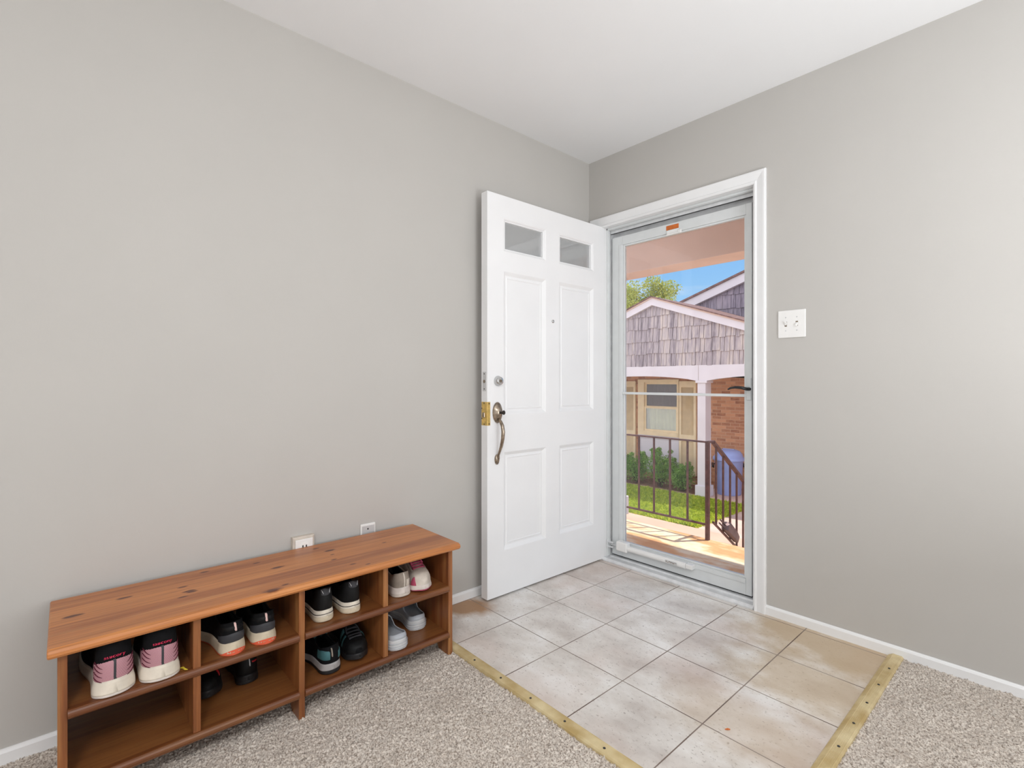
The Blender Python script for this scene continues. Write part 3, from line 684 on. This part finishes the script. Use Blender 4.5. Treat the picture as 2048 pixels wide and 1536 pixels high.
def lettering(s,text,root,m,hc,size):
    cu=D.curves.new('heel_lettering','FONT'); cu.body=text; cu.size=1; cu.align_x='CENTER'; cu.resolution_u=3
    to=D.objects.new('heel_lettering',cu); COL.objects.link(to); dg=bpy.context.evaluated_depsgraph_get(); dg.update()
    me=D.meshes.new_from_object(to.evaluated_get(dg)); COL.objects.unlink(to); D.objects.remove(to)
    me.name='heel_lettering'
    def vmap(ylen): # arc length on the heel to v
        lo,hi=0,.6; sg=1 if ylen>=0 else -1; acc=0; v=0; p=s.Sv(.0,hc); tgt=abs(ylen)
        while acc<tgt and v<.6: v+=.01; q=s.Sv(sg*v,hc); acc+=(q-p).length; p=q
        return sg*v
    for v in me.vertices:
        a=vmap(-v.co.x*size); h=hc+v.co.y*size/ (s.ch*1.15)
        v.co=s.Sv(a,h)+s.Nv(a,h)*.0022
    me.materials.clear(); me.materials.append(M[m]); o=D.objects.new('heel_lettering',me); COL.objects.link(o); o.parent=root; return o
U_,B_=.276,.094; RZ=PI
def stripes(s,sg,vs,he):
    b=MB()
    for i in range(4):
        pts=[]
        for k in range(6):
            f=k/5; v=sg*(vs+.16*f); h=he+.105*i+(.10+.03*i)*(f)**1.3; pts.append(s.Sv(v,h)+s.Nv(v,h)*.0015)
        b.tube(pts,[.0004,.0010,.0013,.0014,.0013,.001],6)
    return b
# pink and black runners
for i,(x,y,a,lab) in enumerate([(.380,-2.346,.07,'pink and black running shoe, heel out, left of its pair in the nearest upper cubby'),(.382,-2.245,-.02,'pink and black running shoe, heel out, right of its pair in the nearest upper cubby')]):
    s=Shoe(L=.275,wh=.040,W=.048,hs=.036,ht=.026,ch=.094,dip=.82,tg=.098,flare=.006,side=1 if i else -1,spring=.016)
    sp=lambda v:(.0,.53-.5*abs(v)**2+(.35*max(0,abs(v)-.42)))
    r=make_shoe('running_shoe',lab,(x,y,U_),RZ+a,s,dict(upper='black_mesh',mid='white_foam',outsole='dirty_white'),.16,[
        ('heel_counter',s.hpatch(-.52,.52,0,.6,.0014,24,8,shape=sp),'pink'),
        ('heel_stripe',s.hpatch(-.03,.03,.0,.54,.0026,3,8),'charcoal'),
        ('side_stripe',stripes(s,1,.17,.02),'wine'),('side_stripe',stripes(s,-1,.17,.02),'wine'),
        ('tongue',s.tongue(),'black_mesh'),('laces',s.laces(),'black_mesh')],group='pink and black running shoes')
    lettering(s,'saucony',r,'hotpink',.58,.013)
# black shoes with cream midsole and orange heel
for i,(x,y,a,lab) in enumerate([(.365,-2.064,.16,'cream-soled black shoe with orange heel, left of its pair in second upper cubby'),(.362,-1.978,-.04,'cream-soled black shoe with orange heel, right of its pair in second upper cubby')]):
    s=Shoe(L=.275,wh=.032,W=.045,hs=.030,ht=.024,ch=.060,dip=.84,tg=.082,flare=.005,side=1 if i else -1,spring=.014)
    make_shoe('sneaker',lab,(x,y,U_),RZ+a,s,dict(upper='black_mesh',mid='worn_foam',outsole='orange_rubber'),.12,[
        ('heel_counter',s.hpatch(-.46,.46,0,.5,.0022,20,6,shape=lambda v:(0,.46-1.2*v*v*.8)),'charcoal'),
        ('heel_band',s.hpatch(-.40,.40,.56,.80,.0012,18,3),'black_leather'),
        ('pull_tab',s.hpatch(-.03,.035,.50,.95,.0035,3,6),'reflective'),
        ('heel_insert',MB().bridge([[s.P(max(.0008,v*v),1 if v>=0 else -1)*1+s.Nv(v,.03)*o_+Vector((0,0,-s.z0(v*v)+(.001 if e_==0 else .002+.015*max(0,1-(v/.30)**2)))) for o_ in (.0052,) for e_ in (0,1)] for v in [-.30+.6*k/20 for k in range(21)]],cap=False,close=False),'orange_rubber'),
        ('tongue',s.tongue(.012),'black_mesh'),('laces',s.laces(),'black_leather')],group='black sneakers with orange heels')
# white-soled black plimsolls
for i,(x,y,a,lab) in enumerate([(.348,-1.787,.03,'black low sneaker with white rubber sole, left of its pair in the third upper cubby'),(.350,-1.690,-.03,'black low sneaker with white rubber sole, right of its pair in the third upper cubby')]):
    s=Shoe(L=.27,wh=.031,W=.042,hs=.034,ht=.026,ch=.074,dip=.70,tg=.074,flare=.0035,side=1 if i else -1,spring=.008)
    st2=[('heel_stitching',MB().tube([s.Sv(sg*(.13-.05*f),.95-.22*f)+s.Nv(sg*(.13-.05*f),.95-.22*f)*.003 for f in (0,.5,1)],.0011,6),'silver_thread') for sg in (-1,1)]
    make_shoe('sneaker',lab,(x,y,U_),RZ+a,s,dict(upper='black_leather',mid='white_foam',outsole='worn_foam'),.5,[
        ('heel_tab',s.hpatch(-.17,.17,.62,1.0,.0022,10,5,shape=lambda v:(.62+2.5*v*v,1.0)),'charcoal'),
        *st2,
        ('sole_line',MB().tube([s.Sv(v,0)*1+s.Nv(v,.05)*.0036-Vector((0,0,.0085)) for v in [-.85+1.7*k/40 for k in range(41)]],.0011,6),'dark_rubber'),
        ('tongue',s.tongue(.008),'black_leather'),('laces',s.laces(bow=False),'charcoal')],group='black sneakers with white soles')
# grey-white runner (heel out) and its mate toe out with pink laces
s=Shoe(L=.25,wh=.034,W=.046,hs=.030,ht=.020,ch=.056,dip=.8,tg=.078,flare=.005,side=-1)
make_shoe('running_shoe','grey and dirty-white running shoe with its heel out, far-end upper cubby',(.346,-1.492,U_),RZ+.02,s,dict(upper='taupe',mid='dirty_white',outsole='offwhite'),.3,[
    ('heel_stripe',s.hpatch(-.02,.03,.0,1.0,.002,3,8),'offwhite'),('heel_counter',s.hpatch(-.4,-.05,0,.5,.0012,10,5),'offwhite'),('tongue',s.tongue(),'taupe'),('laces',s.laces(),'rose')],group='grey and pink running shoes')
s=Shoe(L=.25,wh=.034,W=.046,hs=.026,ht=.016,ch=.058,dip=.8,tg=.088,toe=.048,flare=.004,side=1,spring=.01)
make_shoe('running_shoe','grey-white running shoe with pink laces and its toe out, far-end upper cubby',(.115,-1.398,U_),-.03,s,dict(upper='offwhite',mid='dirty_white',outsole='rose'),.25,[
    ('toe_overlay',s.patch(.80,.93,-.95,-.45,.0012,8,6,shape=lambda u:(-.99,-.99+.55*math.sin(PI*(u-.80)/.13))),'rose'),
    ('eyestay',s.patch(.47,.72,-.42,-.16,.0016,10,4),'taupe'),('eyestay',s.patch(.47,.72,.16,.42,.0016,10,4),'taupe'),
    ('tongue',s.tongue(.014),'wine'),('laces',s.laces(5,u1=.70,r=.003),'rose')],group='grey and pink running shoes')
# clogs
for i,(x,y,a,lab) in enumerate([(.368,-1.515,.06,'pale grey foam clog in front of its mate, far-end lower cubby'),(.285,-1.392,-.10,'pale grey foam clog behind its mate, far-end lower cubby')]):
    s=Shoe(L=.245,wh=.036,W=.047,hs=.034,ht=.028,ch=.020,dip=.9,tg=.066,toe=.046,flare=.004,side=-1 if i else 1,p=.35,spring=.012,op=.50,virt=1.35)
    ridge=MB()
    for off in (.010,.020,.027): ridge.tube([s.Sv(v,0)+s.Nv(v,.05)*.0045-Vector((0,0,off-.002)) for v in [-.9+1.8*k/44 for k in range(45)]],.0012,5)
    holes=[]
    for (u,t) in [(.60,-.3),(.60,.3),(.68,-.15),(.68,.2),(.68,-.5),(.68,.5),(.76,-.3),(.76,.35)]:
        p=s.P(u,t); holes.append(('vent_hole',MB().lathe([(.0001,.0012),(.0035,.0012),(.0035,-.001)],(p.x,p.y,p.z),'z',10),'charcoal'))
    make_shoe('clog',lab,(x,y,B_),RZ+a,s,dict(upper='clog_foam',lining='clog_foam',mid='clog_sole'),0,[('sole_ridge',ridge,'clog_foam'),*holes],group='pale grey clogs',cat='clog')
# teal and black trail shoes
s=Shoe(L=.26,wh=.033,W=.045,hs=.030,ht=.022,ch=.058,dip=.78,tg=.076,flare=.004,side=-1)
make_shoe('trail_shoe','black and teal trail shoe with its heel out, third lower cubby',(.348,-1.762,B_),RZ+.10,s,dict(upper='black_mesh',mid='grey_rubber',outsole='dark_rubber'),.42,[
    ('heel_overlay',s.hpatch(-.5,-.14,.1,1,.0022,12,6,shape=lambda v:(.15,.55+.8*(abs(v)-.14))),'teal'),('heel_overlay',s.hpatch(.10,.5,.1,1,.0022,12,6,shape=lambda v:(.22,.75+.4*(abs(v)-.14))),'teal'),
    ('pull_tab',s.hpatch(.03,.075,.35,.9,.003,3,6),'taupe'),('tongue',s.tongue(),'teal'),('laces',s.laces(),'charcoal')],group='teal and black trail shoes',cat='shoe')
s=Shoe(L=.26,wh=.033,W=.044,hs=.026,ht=.016,ch=.055,dip=.8,tg=.070,toe=.042,flare=.003,side=1)
make_shoe('trail_shoe','black and teal trail shoe with its toe out, third lower cubby',(.085,-1.650,B_),-.04,s,dict(upper='black_mesh',mid='dark_rubber',outsole='dark_rubber'),.4,[
    ('toe_cap',s.patch(.82,.985,-.98,.98,.0022,10,16),'black_leather'),
    ('overlay',s.patch(.5,.58,-.9,-.2,.002,4,6),'teal'),('overlay',s.patch(.62,.68,-.9,-.2,.002,4,6),'teal'),('overlay',s.patch(.5,.58,.2,.9,.002,4,6),'teal'),('overlay',s.patch(.62,.68,.2,.9,.002,4,6),'teal'),
    ('tongue',s.tongue(),'charcoal'),('laces',s.laces(5,u1=.76,r=.0022),'charcoal')],group='teal and black trail shoes',cat='shoe')
# dark shoes deep in the second lower cubby
s=Shoe(L=.21,wh=.029,W=.039,hs=.024,ht=.018,ch=.05,tg=.062,toe=.036,flare=.003,side=1)
sw_=[]
for (u0,u1,t0,t1) in [(.60,.84,-.62,-.20),(.66,.80,.15,.55),(.50,.66,-.65,-.35)]:
    sw_.append(('red_trim',MB().tube([s.P(u0+(u1-u0)*f,t0+(t1-t0)*f)+Vector((.001,0,.0022)) for f in (0,.25,.5,.75,1)],[.001,.0028,.0032,.0026,.001],6),'red_trim'))
make_shoe('sneaker','black shoe with red trim and its toe out, second lower cubby beside the divider',(.030,-2.108,B_),.02,s,dict(upper='black_leather',mid='dark_rubber',outsole='dark_rubber'),.4,[*sw_,('tongue',s.tongue(),'black_mesh'),('laces',s.laces(4,r=.002),'charcoal')],group='black and red shoes')
s=Shoe(L=.20,wh=.031,W=.038,hs=.024,ht=.018,ch=.056,tg=.064,toe=.036,flare=.003,side=-1)
make_shoe('sneaker','black shoe with red trim and its heel out, deep in the second lower cubby',(.222,-1.995,B_),RZ-.02,s,dict(upper='black_leather',mid='dark_rubber',outsole='dark_rubber'),.4,[
    ('pull_tab',s.hpatch(-.06,-.02,.45,1,.0028,3,5),'silver_thread'),('red_trim',s.hpatch(-.3,-.1,.62,.74,.002,8,2),'red_trim'),('tongue',s.tongue(),'black_mesh'),('laces',s.laces(),'black_mesh')],group='black and red shoes')
# small litter
tag(MB().tube([(.350,-2.200,.2785),(.356,-2.194,.280),(.366,-2.191,.279),(.372,-2.186,.2785)],[.0015,.0028,.0026,.001],6).build('yellow_scrap','yellow'),'small yellow scrap on the upper shelf beside the pink running shoes','scrap')
tag(MB().tube([(1.305,-.90,.0018),(1.300,-.906,.003),(1.294,-.912,.002)],[.0015,.003,.001],6).build('orange_scrap','orange'),'tiny orange-brown scrap lying on a tile near the gold strip','scrap')
# ------------------------------------------------------------------ outside: porch
PZ=-.15
tag(box(-2.6,.2,-1.4,2.6,1.33,PZ).build('porch_floor','porch',bevel=.01),'rust-stained concrete porch floor outside the door','porch',kind='structure')
for i in range(5):
    tag(box(.18,1.33+.28*i,-1.3,1.6,1.33+.28*(i+1),PZ-.18*(i+1)).build('porch_step','porch',bevel=.008),['topmost concrete step just below the porch edge','second concrete step below the porch','middle concrete step below the porch','fourth concrete step below the porch','lowest concrete step at the foot of the porch stairs'][i],'step',group='porch steps')
tag(box(-2.6,.2,2.30,2.6,1.69,2.40).build('porch_ceiling','beam'),'painted porch ceiling above the beam','porch ceiling',kind='structure')
bm_=MB(); bm_.box(-2.6,1.25,2.035,2.6,1.51,2.30); bm_.box(-2.6,1.235,2.265,2.6,1.25,2.30)
tag(bm_.build('porch_beam','beam',bevel=.004),'pinkish-beige porch beam across the top of the view outside','beam')
pc=empty('porch_column',(-.855,1.38,PZ),'pale porch column at the left edge of the storm door glass','column')
MB().box(-.075,-.065,.17,.070,.055,2.185).build('shaft','lav',pc,bevel=.003); MB().box(-.105,-.105,0,.105,.105,.17).build('plinth','lav',pc,bevel=.006)
c=MB(); c.prism([(.070,-.06,2.08),(.12,-.06,2.18),(-.14,-.06,2.18),(-.075,-.06,2.08)],(0,.12,0)); c.build('capital','beam',pc)
def railing():
    rt=empty('metal_railing',(.115,1.292,PZ),'rusty brown metal porch railing with handrail sloping down the steps','railing')
    h=.768
    MB().box(-.014,-.014,0,.014,.014,h).build('post','steelbrown',rt,bevel=.002)
    MB().box(-.75,-.016,h-.012,.016,.016,h).build('top_rail','steelbrown',rt,bevel=.002)
    MB().box(-.75,-.010,.112,-.014,.010,.126).build('bottom_rail','steelbrown',rt,bevel=.002)
    for px in (1278,1308,1340,1375):
        yy=math.radians(48.3); r=(px-1024)/1003; d=(-math.sin(yy)+r*math.cos(yy),math.cos(yy)+r*math.sin(yy)); t=(1.292+2.441)/d[1]
        x=2.017+t*d[0]-.115; MB().box(x-.0065,-.0065,.126,x+.0065,.0065,h-.012).build('baluster','steelbrown',rt)
    # short return then slope
    y0=.10; z0=h-.006; sl=-.70; n=1.1
    b=MB(); b.box(-.014,-.014,h-.014,.014,y0,h); b.prism([(-.016,y0-.01,h),(-.016,y0+n,h+sl*n),(-.016,y0+n,h+sl*n-.026),(-.016,y0-.01,h-.026)],(.032,0,0)); b.build('handrail','steelbrown',rt,bevel=.002)
    b=MB(); zb=.13; b.prism([(-.008,.09,zb),(-.008,.09+.44,zb+sl*.44),(-.008,.09+.44,zb+sl*.44-.016),(-.008,.09,zb-.016)],(.016,0,0)); b.build('stringer','steelbrown',rt)
    for y in (.14,.26,.384,.505,.629,.75,.87,.99):
        MB().box(-.0065,y-.0065,zb+sl*(y-.09)-.0 ,.0065,y+.0065,h+sl*(y-y0)-.02).build('baluster','steelbrown',rt)
    MB().box(-.014,y0+n-.028,-.95,.014,y0+n,h+sl*n-.01).build('post','steelbrown',rt)
    # bronze box clipped on the lower sloping bar
    o=empty('metal_box',(.115,1.292+.30,PZ+zb+sl*.21+.006),'dark bronze box with two prongs clipped to the railing beside the steps','metal box')
    o.rotation_euler=(math.atan(sl),0,0)
    b=MB(); rings=[]
    for y,w,hh in [(-.10,.022,.045),(-.085,.034,.072),(-.03,.036,.088),(.09,.036,.080),(.15,.030,.066),(.165,.024,.05)]:
        rings.append([(.004,y,.0),(w+.02,y,.0),(w+.02,y,hh*.75),(w*.7+.01,y,hh),(.008,y,hh),(.0,y,hh*.8)])
    b.bridge(rings); b.build('housing','boxbrown',o,bevel=.003)
    b=MB()
    for z in (.012,.040): b.tube([(.02,-.09,z),(.02,-.15,z+.002),(.02,-.19,z+.002)],.006,8)
    b.build('prong','boxbrown',o,smooth=True)
railing()
# ------------------------------------------------------------------ outside: ground
GZ=-1.22
tag(box(-14,.2,GZ-.3,8,4.98,GZ).build('front_walk','walk'),'sunlit pinkish concrete walk beyond the porch','walkway',kind='structure')
tag(box(-14,4.98,GZ-.3,-1.95,7.0,GZ-.02).build('lawn_soil','soil'),'soil under the lawn','ground',kind='structure')
tag(box(-1.95,4.98,GZ-.3,8,7.0,GZ-.005).build('side_walk_slab','patio'),'concrete slab beside the lawn','walkway',kind='structure')
tag(box(-14,7.0,GZ-.3,-3.1,8.25,GZ-.03).build('planting_bed','soil'),'soil bed under the shrubs by the neighbouring house','planting bed',kind='structure')
tag(box(-14,6.97,GZ-.3,-3.1,7.05,GZ+.03).build('bed_curb','curb',bevel=.01),'stone curb between lawn and planting bed','curb',kind='structure')
tag(box(-3.1,7.0,GZ-.3,8,8.3,GZ+.03).build('neighbor_patio','patio',bevel=.01),'concrete patio under the neighbouring porch','patio',kind='structure')
tag(box(-40,8.25,GZ-.4,20,45,GZ-.05).build('far_ground','soil'),'ground beyond the houses','ground',kind='structure')
# grass blades
def grass(n):
    x=rng.uniform(-7.5,-1.93,n); y=rng.uniform(5.0,6.96,n); keep=(x<-2.05)|(rng.random(n)<.5); x=x[keep]; y=y[keep]; n=len(x)
    a=rng.uniform(0,2*PI,n); w=rng.uniform(.006,.018,n); h=rng.uniform(.02,.085,n); lx=rng.normal(0,.03,n); ly=rng.normal(0,.03,n); z=np.full(n,GZ-.02)
    dx=np.cos(a)*w; dy=np.sin(a)*w
    V=np.stack([np.stack([x-dx,y-dy,z],-1),np.stack([x+dx,y+dy,z],-1),np.stack([x+dx*.6+lx*.5,y+dy*.6+ly*.5,z+h*.7],-1),np.stack([x-dx*.2+lx,y-dy*.2+ly,z+h],-1)],1).reshape(-1,3)
    F=np.arange(n*4).reshape(n,4); return npmesh('grass',V,F,'grass')
tag(grass(90000),'bright green lawn strip seen through the railing','grass',kind='stuff')
# leaves
def leaves(n,centers,radii,size,m,parent,flat=.7):
    C=np.array(centers); R=np.array(radii); i=rng.integers(0,len(C),n); d=rng.normal(size=(n,3)); d/=np.linalg.norm(d,axis=1)[:,None]
    p=C[i]+d*(R[i]*rng.random(n)**.45)[:,None]*np.array([1,1,flat])
    a=rng.normal(size=(n,3)); a/=np.linalg.norm(a,axis=1)[:,None]; b_=np.cross(a,rng.normal(size=(n,3))); b_/=np.linalg.norm(b_,axis=1)[:,None]
    s=(size*rng.uniform(.6,1.3,n))[:,None]
    V=np.stack([p-a*s,p+b_*s*.5,p+a*s,p-b_*s*.5],1).reshape(-1,3); F=np.arange(n*4).reshape(n,4)
    return npmesh('foliage',V,F,m,parent)
def shrub(x,y,h,w,label):
    o=empty('shrub',(x,y,GZ-.03),label,'shrub',group=None)
    st=MB(); C=[];R=[]
    for k in range(9):
        a=2*PI*k/9+random.random(); rr=w*random.uniform(.15,.5); hh=h*random.uniform(.6,1.0); px,py=rr*math.cos(a),rr*math.sin(a)
        st.tube([(px*.1,py*.1,0),(px*.6,py*.6,hh*.5),(px,py,hh)],[.012,.008,.003],6)
        for q in (.35,.55,.75,.92): C.append((px*q*1.15,py*q*1.15,hh*q)); R.append(w*.38*(1.15-q))
    st.build('stem','bark',o); leaves(6500,C,R,.018,'bush_leaf',o,.8); return o
shrub(-5.25,7.42,.82,.72,'leafy green shrub at the left of the bed, behind the first balusters')
shrub(-4.72,7.46,.78,.72,'bushy green shrub below the left side of the neighbouring window')
shrub(-4.10,7.42,1.0,.72,'tallest loose green shrub, spiking up below the neighbouring window')
shrub(-3.56,7.42,.72,.70,'low green shrub beside the white column')
def tree():
    o=empty('tree',(-10.3,16,GZ+.15),'leafy yellow-green tree behind the neighbouring gable roof','tree')
    b=MB(); b.tube([(0,0,0),(.1,0,2),(0,.1,3.9)],[.22,.17,.12],10); tips=[]
    for k in range(46):
        a=random.uniform(0,2*PI); el=random.uniform(-.35,1.2); l=random.uniform(.75,1.95)
        e=(l*math.cos(a)*math.cos(el),.1+l*math.sin(a)*math.cos(el),4.75+l*math.sin(el)*.85)
        b.tube([(0,.1,3.2+.015*k),(e[0]*.45,e[1]*.45,4.1+(e[2]-4.1)*.6),e],[.05,.03,.012],6); tips.append(e)
    b.build('trunk','bark',o,smooth=True)
    leaves(17000,tips,[random.uniform(.28,.6) for _ in tips],.055,'tree_leaf',o,.75)
tree()
# ------------------------------------------------------------------ neighbouring house
def shakes(b,x0,x1,z0,z1,y,roof,rowh=.27,wmin=.07,wmax=.17,off=0):
    z=z0; r=0
    while z<z1:
        x=x0-random.uniform(0,.1)+off
        while x<x1:
            w=random.uniform(wmin,wmax); xa,xb=x+.005,min(x+w,x1)-.005; zb=z+random.uniform(-.018,.014); zt=z+rowh+.05
            ta,tb=min(zt,roof(xa)),min(zt,roof(xb)); 
            if min(ta,tb)>zb+.02 and xb>xa:
                j=random.uniform(0,.006); t=.026
                b.add([(xa,y-t-j,zb),(xb,y-t-j,zb),(xb,y-.004,tb),(xa,y-.004,ta),(xa,y,zb),(xb,y,zb),(xb,y,tb),(xa,y,ta)],[(0,1,2,3),(0,4,5,1),(0,3,7,4),(1,5,6,2)])
            x+=w
        z+=rowh; r+=1
def neighbor():
    rt=empty('neighbor_house',(-4.06,7.0,GZ),'neighbouring brick house with shingled porch gable and cream shutters','house'); ox,oy_,oz=4.06,-7.0,-GZ
    def sh(b,name,m,**k):
        b.v=[(x+ox,y+oy_,z+oz) for x,y,z in b.v]; return b.build(name,m,k.pop('parent',rt),**k)
    RX,RZ_=-4.01,2.915; sl=.352
    roof=lambda x:RZ_-sl*abs(x-RX)
    xl,xr=-7.4,.9
    und=lambda x:roof(x)-.17
    b=MB(); b.prism([(xl,7.01,1.40),(xr,7.01,1.40),(xr,7.01,und(xr)),(RX,7.01,und(RX)),(xl,7.01,und(xl))],(0,.08,0)); sh(b,'gable_backing','soil')
    b=MB(); shakes(b,xl,xr,1.415,3.0,7.01,lambda x:und(x)-.005); sh(b,'gable_shingles','shake')
    for sg,xe in ((-1,xl-.3),(1,xr+.3)):
        b=MB(); b.prism([(RX,6.93,RZ_-.022),(xe,6.93,roof(xe)-.022),(xe,6.93,roof(xe)-.19),(RX,6.93,RZ_-.19)],(0,.08,0)); sh(b,'rake_board','lav')
        b=MB(); b.prism([(RX,6.91,RZ_-.022),(xe,6.91,roof(xe)-.022),(xe,6.91,roof(xe)-.05),(RX,6.91,RZ_-.05)],(0,.03,0)); sh(b,'drip_edge','beam')
        b=MB(); b.prism([(RX,6.88,RZ_),(xe,6.88,roof(xe)),(xe,6.88,roof(xe)-.022),(RX,6.88,RZ_-.022)],(0,2.45,0)); sh(b,'roof_slope','darkroof')
    # arched fascia beam
    pts=[]
    def arch(xa,xb,rise=.07,base=1.10):
        return [(xa+(xb-xa)*i/14, base+rise*(1-(2*i/14-1)**2)**.8) for i in range(15)]
    low=arch(-7.3,-5.95)+arch(-5.75,-3.02,.10,1.105)+arch(-2.80,-.1,.10,1.105)
    b=MB(); 
    for (xa,za),(xb,zb) in zip(low,low[1:]):
        b.prism([(xa,6.98,za),(xb,6.98,zb),(xb,6.98,1.415),(xa,6.98,1.415)],(0,.16,0))
    sh(b,'fascia_beam','lav')
    MB_=MB(); MB_.box(-2.975,6.978,1.11,-2.971,6.98,1.415); sh(MB_,'board_joint','soil')
    for xc in (-2.915,-5.85):
        b=MB(); b.box(xc-.085,6.99,GZ+.24,xc+.085,7.22,1.06); c=sh(b,'porch_post','lav',bevel=.004)
        b=MB(); b.box(xc-.125,6.965,GZ+.03,xc+.125,7.245,GZ+.24); sh(b,'post_base','lav',bevel=.006,parent=c)
        b=MB(); b.box(xc-.12,6.97,1.06,xc+.12,7.24,1.105); sh(b,'post_cap','lav',bevel=.004,parent=c)
    # recessed brick wall with opening for the window
    Y=8.1; wx0,wx1=-4.965,-4.07; wz0,wz1=-.10,1.07
    b=MB(); b.box(-9,Y+.03,GZ-.02,-5.14,Y+.25,2.2); b.box(-4.04,Y+.03,GZ-.02,2,Y+.25,2.2); sh(b,'brick_wall','brick')
    b=MB(); b.box(-5.14,Y+.03,1.14,-4.04,Y+.25,2.2); b.box(-5.14,Y+.03,GZ-.02,-4.04,Y+.25,-1.10); sh(b,'brick_wall','brick')
    b=MB(); b.box(-5.08,Y+.01,-1.10,-4.06,Y+.06,-.24); b.box(-5.14,Y-.01,-1.10,-5.08,Y+.04,-.24); b.box(-4.06,Y-.01,-1.10,-4.04,Y+.04,-.24); b.box(-5.14,Y-.015,-.27,-4.04,Y+.06,-.20); sh(b,'wood_panel','lav')
    b=MB(); b.box(-5.14,Y-.02,-.20,wx0,Y+.06,1.14); b.box(wx1,Y-.02,-.20,-4.04,Y+.06,1.14); b.box(wx0,Y-.02,wz1,wx1,Y+.06,1.14); b.box(wx0,Y-.03,-.20,wx1,Y+.06,wz0)
    wf=sh(b,'window_frame','cream')
    zm=.49
    for (z0,z1,dy) in ((wz0,zm,.0),(zm-.03,wz1,.03)):
        b=MB(); t=.045; b.box(wx0,Y+dy,z0,wx0+t,Y+dy+.03,z1); b.box(wx1-t,Y+dy,z0,wx1,Y+dy+.03,z1); b.box(wx0+t,Y+dy,z0,wx1-t,Y+dy+.03,z0+t); b.box(wx0+t,Y+dy,z1-t,wx1-t,Y+dy+.03,z1)
        s_=sh(b,'window_sash','cream',parent=wf)
    b=MB(); b.box(wx0+.04,Y+.01,wz0+.04,wx1-.04,Y+.016,zm-.04); sh(b,'window_pane','winglass',parent=wf)
    b=MB(); b.box(wx0+.04,Y+.04,zm,wx1-.04,Y+.046,wz1-.04); sh(b,'window_pane','screen',parent=wf)
    b=MB(); R=[]
    for i in range(61):
        x=wx0+.01+(wx1-wx0-.02)*i/60; R.append([(x,Y+.14+.018*math.sin(i*.9),wz0),(x,Y+.14+.018*math.sin(i*.9),wz1),(x,Y+.144+.018*math.sin(i*.9),wz1),(x,Y+.144+.018*math.sin(i*.9),wz0)])
    b.bridge(R); sh(b,'curtain','curtain',parent=wf)
    b=MB(); b.box(-5.14,Y+.2,-.2,-4.04,Y+.25,1.14); sh(b,'room_backing','curb',parent=wf)
    # shutters
    def shutter(x0,x1):
        b=MB(); z0,z1,zm_=-1.03,1.10,-.14; t=.055; ya,yb=Y-.025,Y+.03
        b.box(x0,ya,z0,x0+t,yb,z1); b.box(x1-t,ya,z0,x1,yb,z1); b.box(x0+t,ya,z1-.14,x1-t,yb,z1); b.box(x0+t,ya,zm_-.13,x1-t,yb,zm_+.02); b.box(x0+t,ya,z0,x1-t,yb,z0+.22)
        s_=sh(b,'shutter','cream')
        for (a,c) in ((zm_+.02,z1-.14),(z0+.22,zm_-.13)):
            b=MB(); z=a+.012
            while z<c: b.prism([(x0+t,ya+.012,z-.014),(x0+t,ya+.017,z-.014),(x0+t,yb-.008,z+.014),(x0+t,yb-.013,z+.014)],(x1-x0-2*t,0,0)); z+=.028
            b.box(x0+t,yb-.006,a,x1-t,yb-.001,c)
            sh(b,'louvers','cream',parent=s_)
    shutter(-4.025,-3.615); shutter(-5.62,-5.21)
    b=MB(); b.box(-9,7.14,1.42,2,8.13,1.46); sh(b,'porch_soffit','lav')
neighbor()
def tall_house():
    Y=9.56; rt=empty('neighbor_house',(-3.,Y,GZ),'taller house behind with dark weathered shingle gable rising to the right','house'); ox,oz=3.,-GZ
    f=lambda x:3.17+(x+4.675)*.328   # top of rake
    def sh(b,n,m): b.v=[(x+ox,y-Y,z+oz) for x,y,z in b.v]; return b.build(n,m,rt)
    xa,xb=-4.85,1.5
    b=MB(); b.prism([(xa,Y,-1.2),(xb,Y,-1.2),(xb,Y,f(xb)-.26),(xa,Y,f(xa)-.26)],(0,.2,0)); sh(b,'gable_backing','shake_dark')
    b=MB(); shakes(b,xa,xb,2.2,4.9,Y,lambda x:f(x)-.22,.33,.10,.22); sh(b,'gable_shingles','shake_dark')
    b=MB(); b.prism([(xa,Y-.12,f(xa)-.03),(xb,Y-.12,f(xb)-.03),(xb,Y-.12,f(xb)-.24),(xa,Y-.12,f(xa)-.24)],(0,.1,0)); sh(b,'rake_board','lav')
    b=MB(); b.prism([(xa,Y-.16,f(xa)+.02),(xb,Y-.16,f(xb)+.02),(xb,Y-.16,f(xb)-.03),(xa,Y-.16,f(xa)-.03)],(0,3,0)); sh(b,'roof_slope','darkroof')
tall_house()
# trash can
def can():
    o=empty('trash_can',(-2.66,7.62,GZ+.03),'pale blue round plastic trash can with domed lid beside the brick wall','trash can')
    MB().lathe([(.0001,0),(.225,0),(.235,.02),(.268,.66),(.275,.67),(.275,.70),(.0001,.70)],n=32).build('body','bin',o,smooth=True,bevel=.003)
    MB().lathe([(.298,.685),(.303,.70),(.298,.745),(.272,.755),(.255,.82),(.21,.875),(.14,.90),(.0001,.905)],n=32).build('lid','bin',o,smooth=True)
    for a in (PI*.25,PI*1.25):
        c,s=math.cos(a),math.sin(a)
        MB().tube([(c*.25-s*.05,s*.25+c*.05,.60),(c*.31-s*.05,s*.31+c*.05,.62),(c*.31-s*.03,s*.31+c*.03,.54),(c*.31+s*.03,s*.31-c*.03,.54),(c*.31+s*.05,s*.31-c*.05,.62),(c*.25+s*.05,s*.25-c*.05,.60)],.013,8).build('handle','dark_rubber',o,smooth=True)
    b=MB(); b.box(-.12,-.008,.895,.12,.008,.915); b.build('lid_grip','bin',o,bevel=.004)
can()
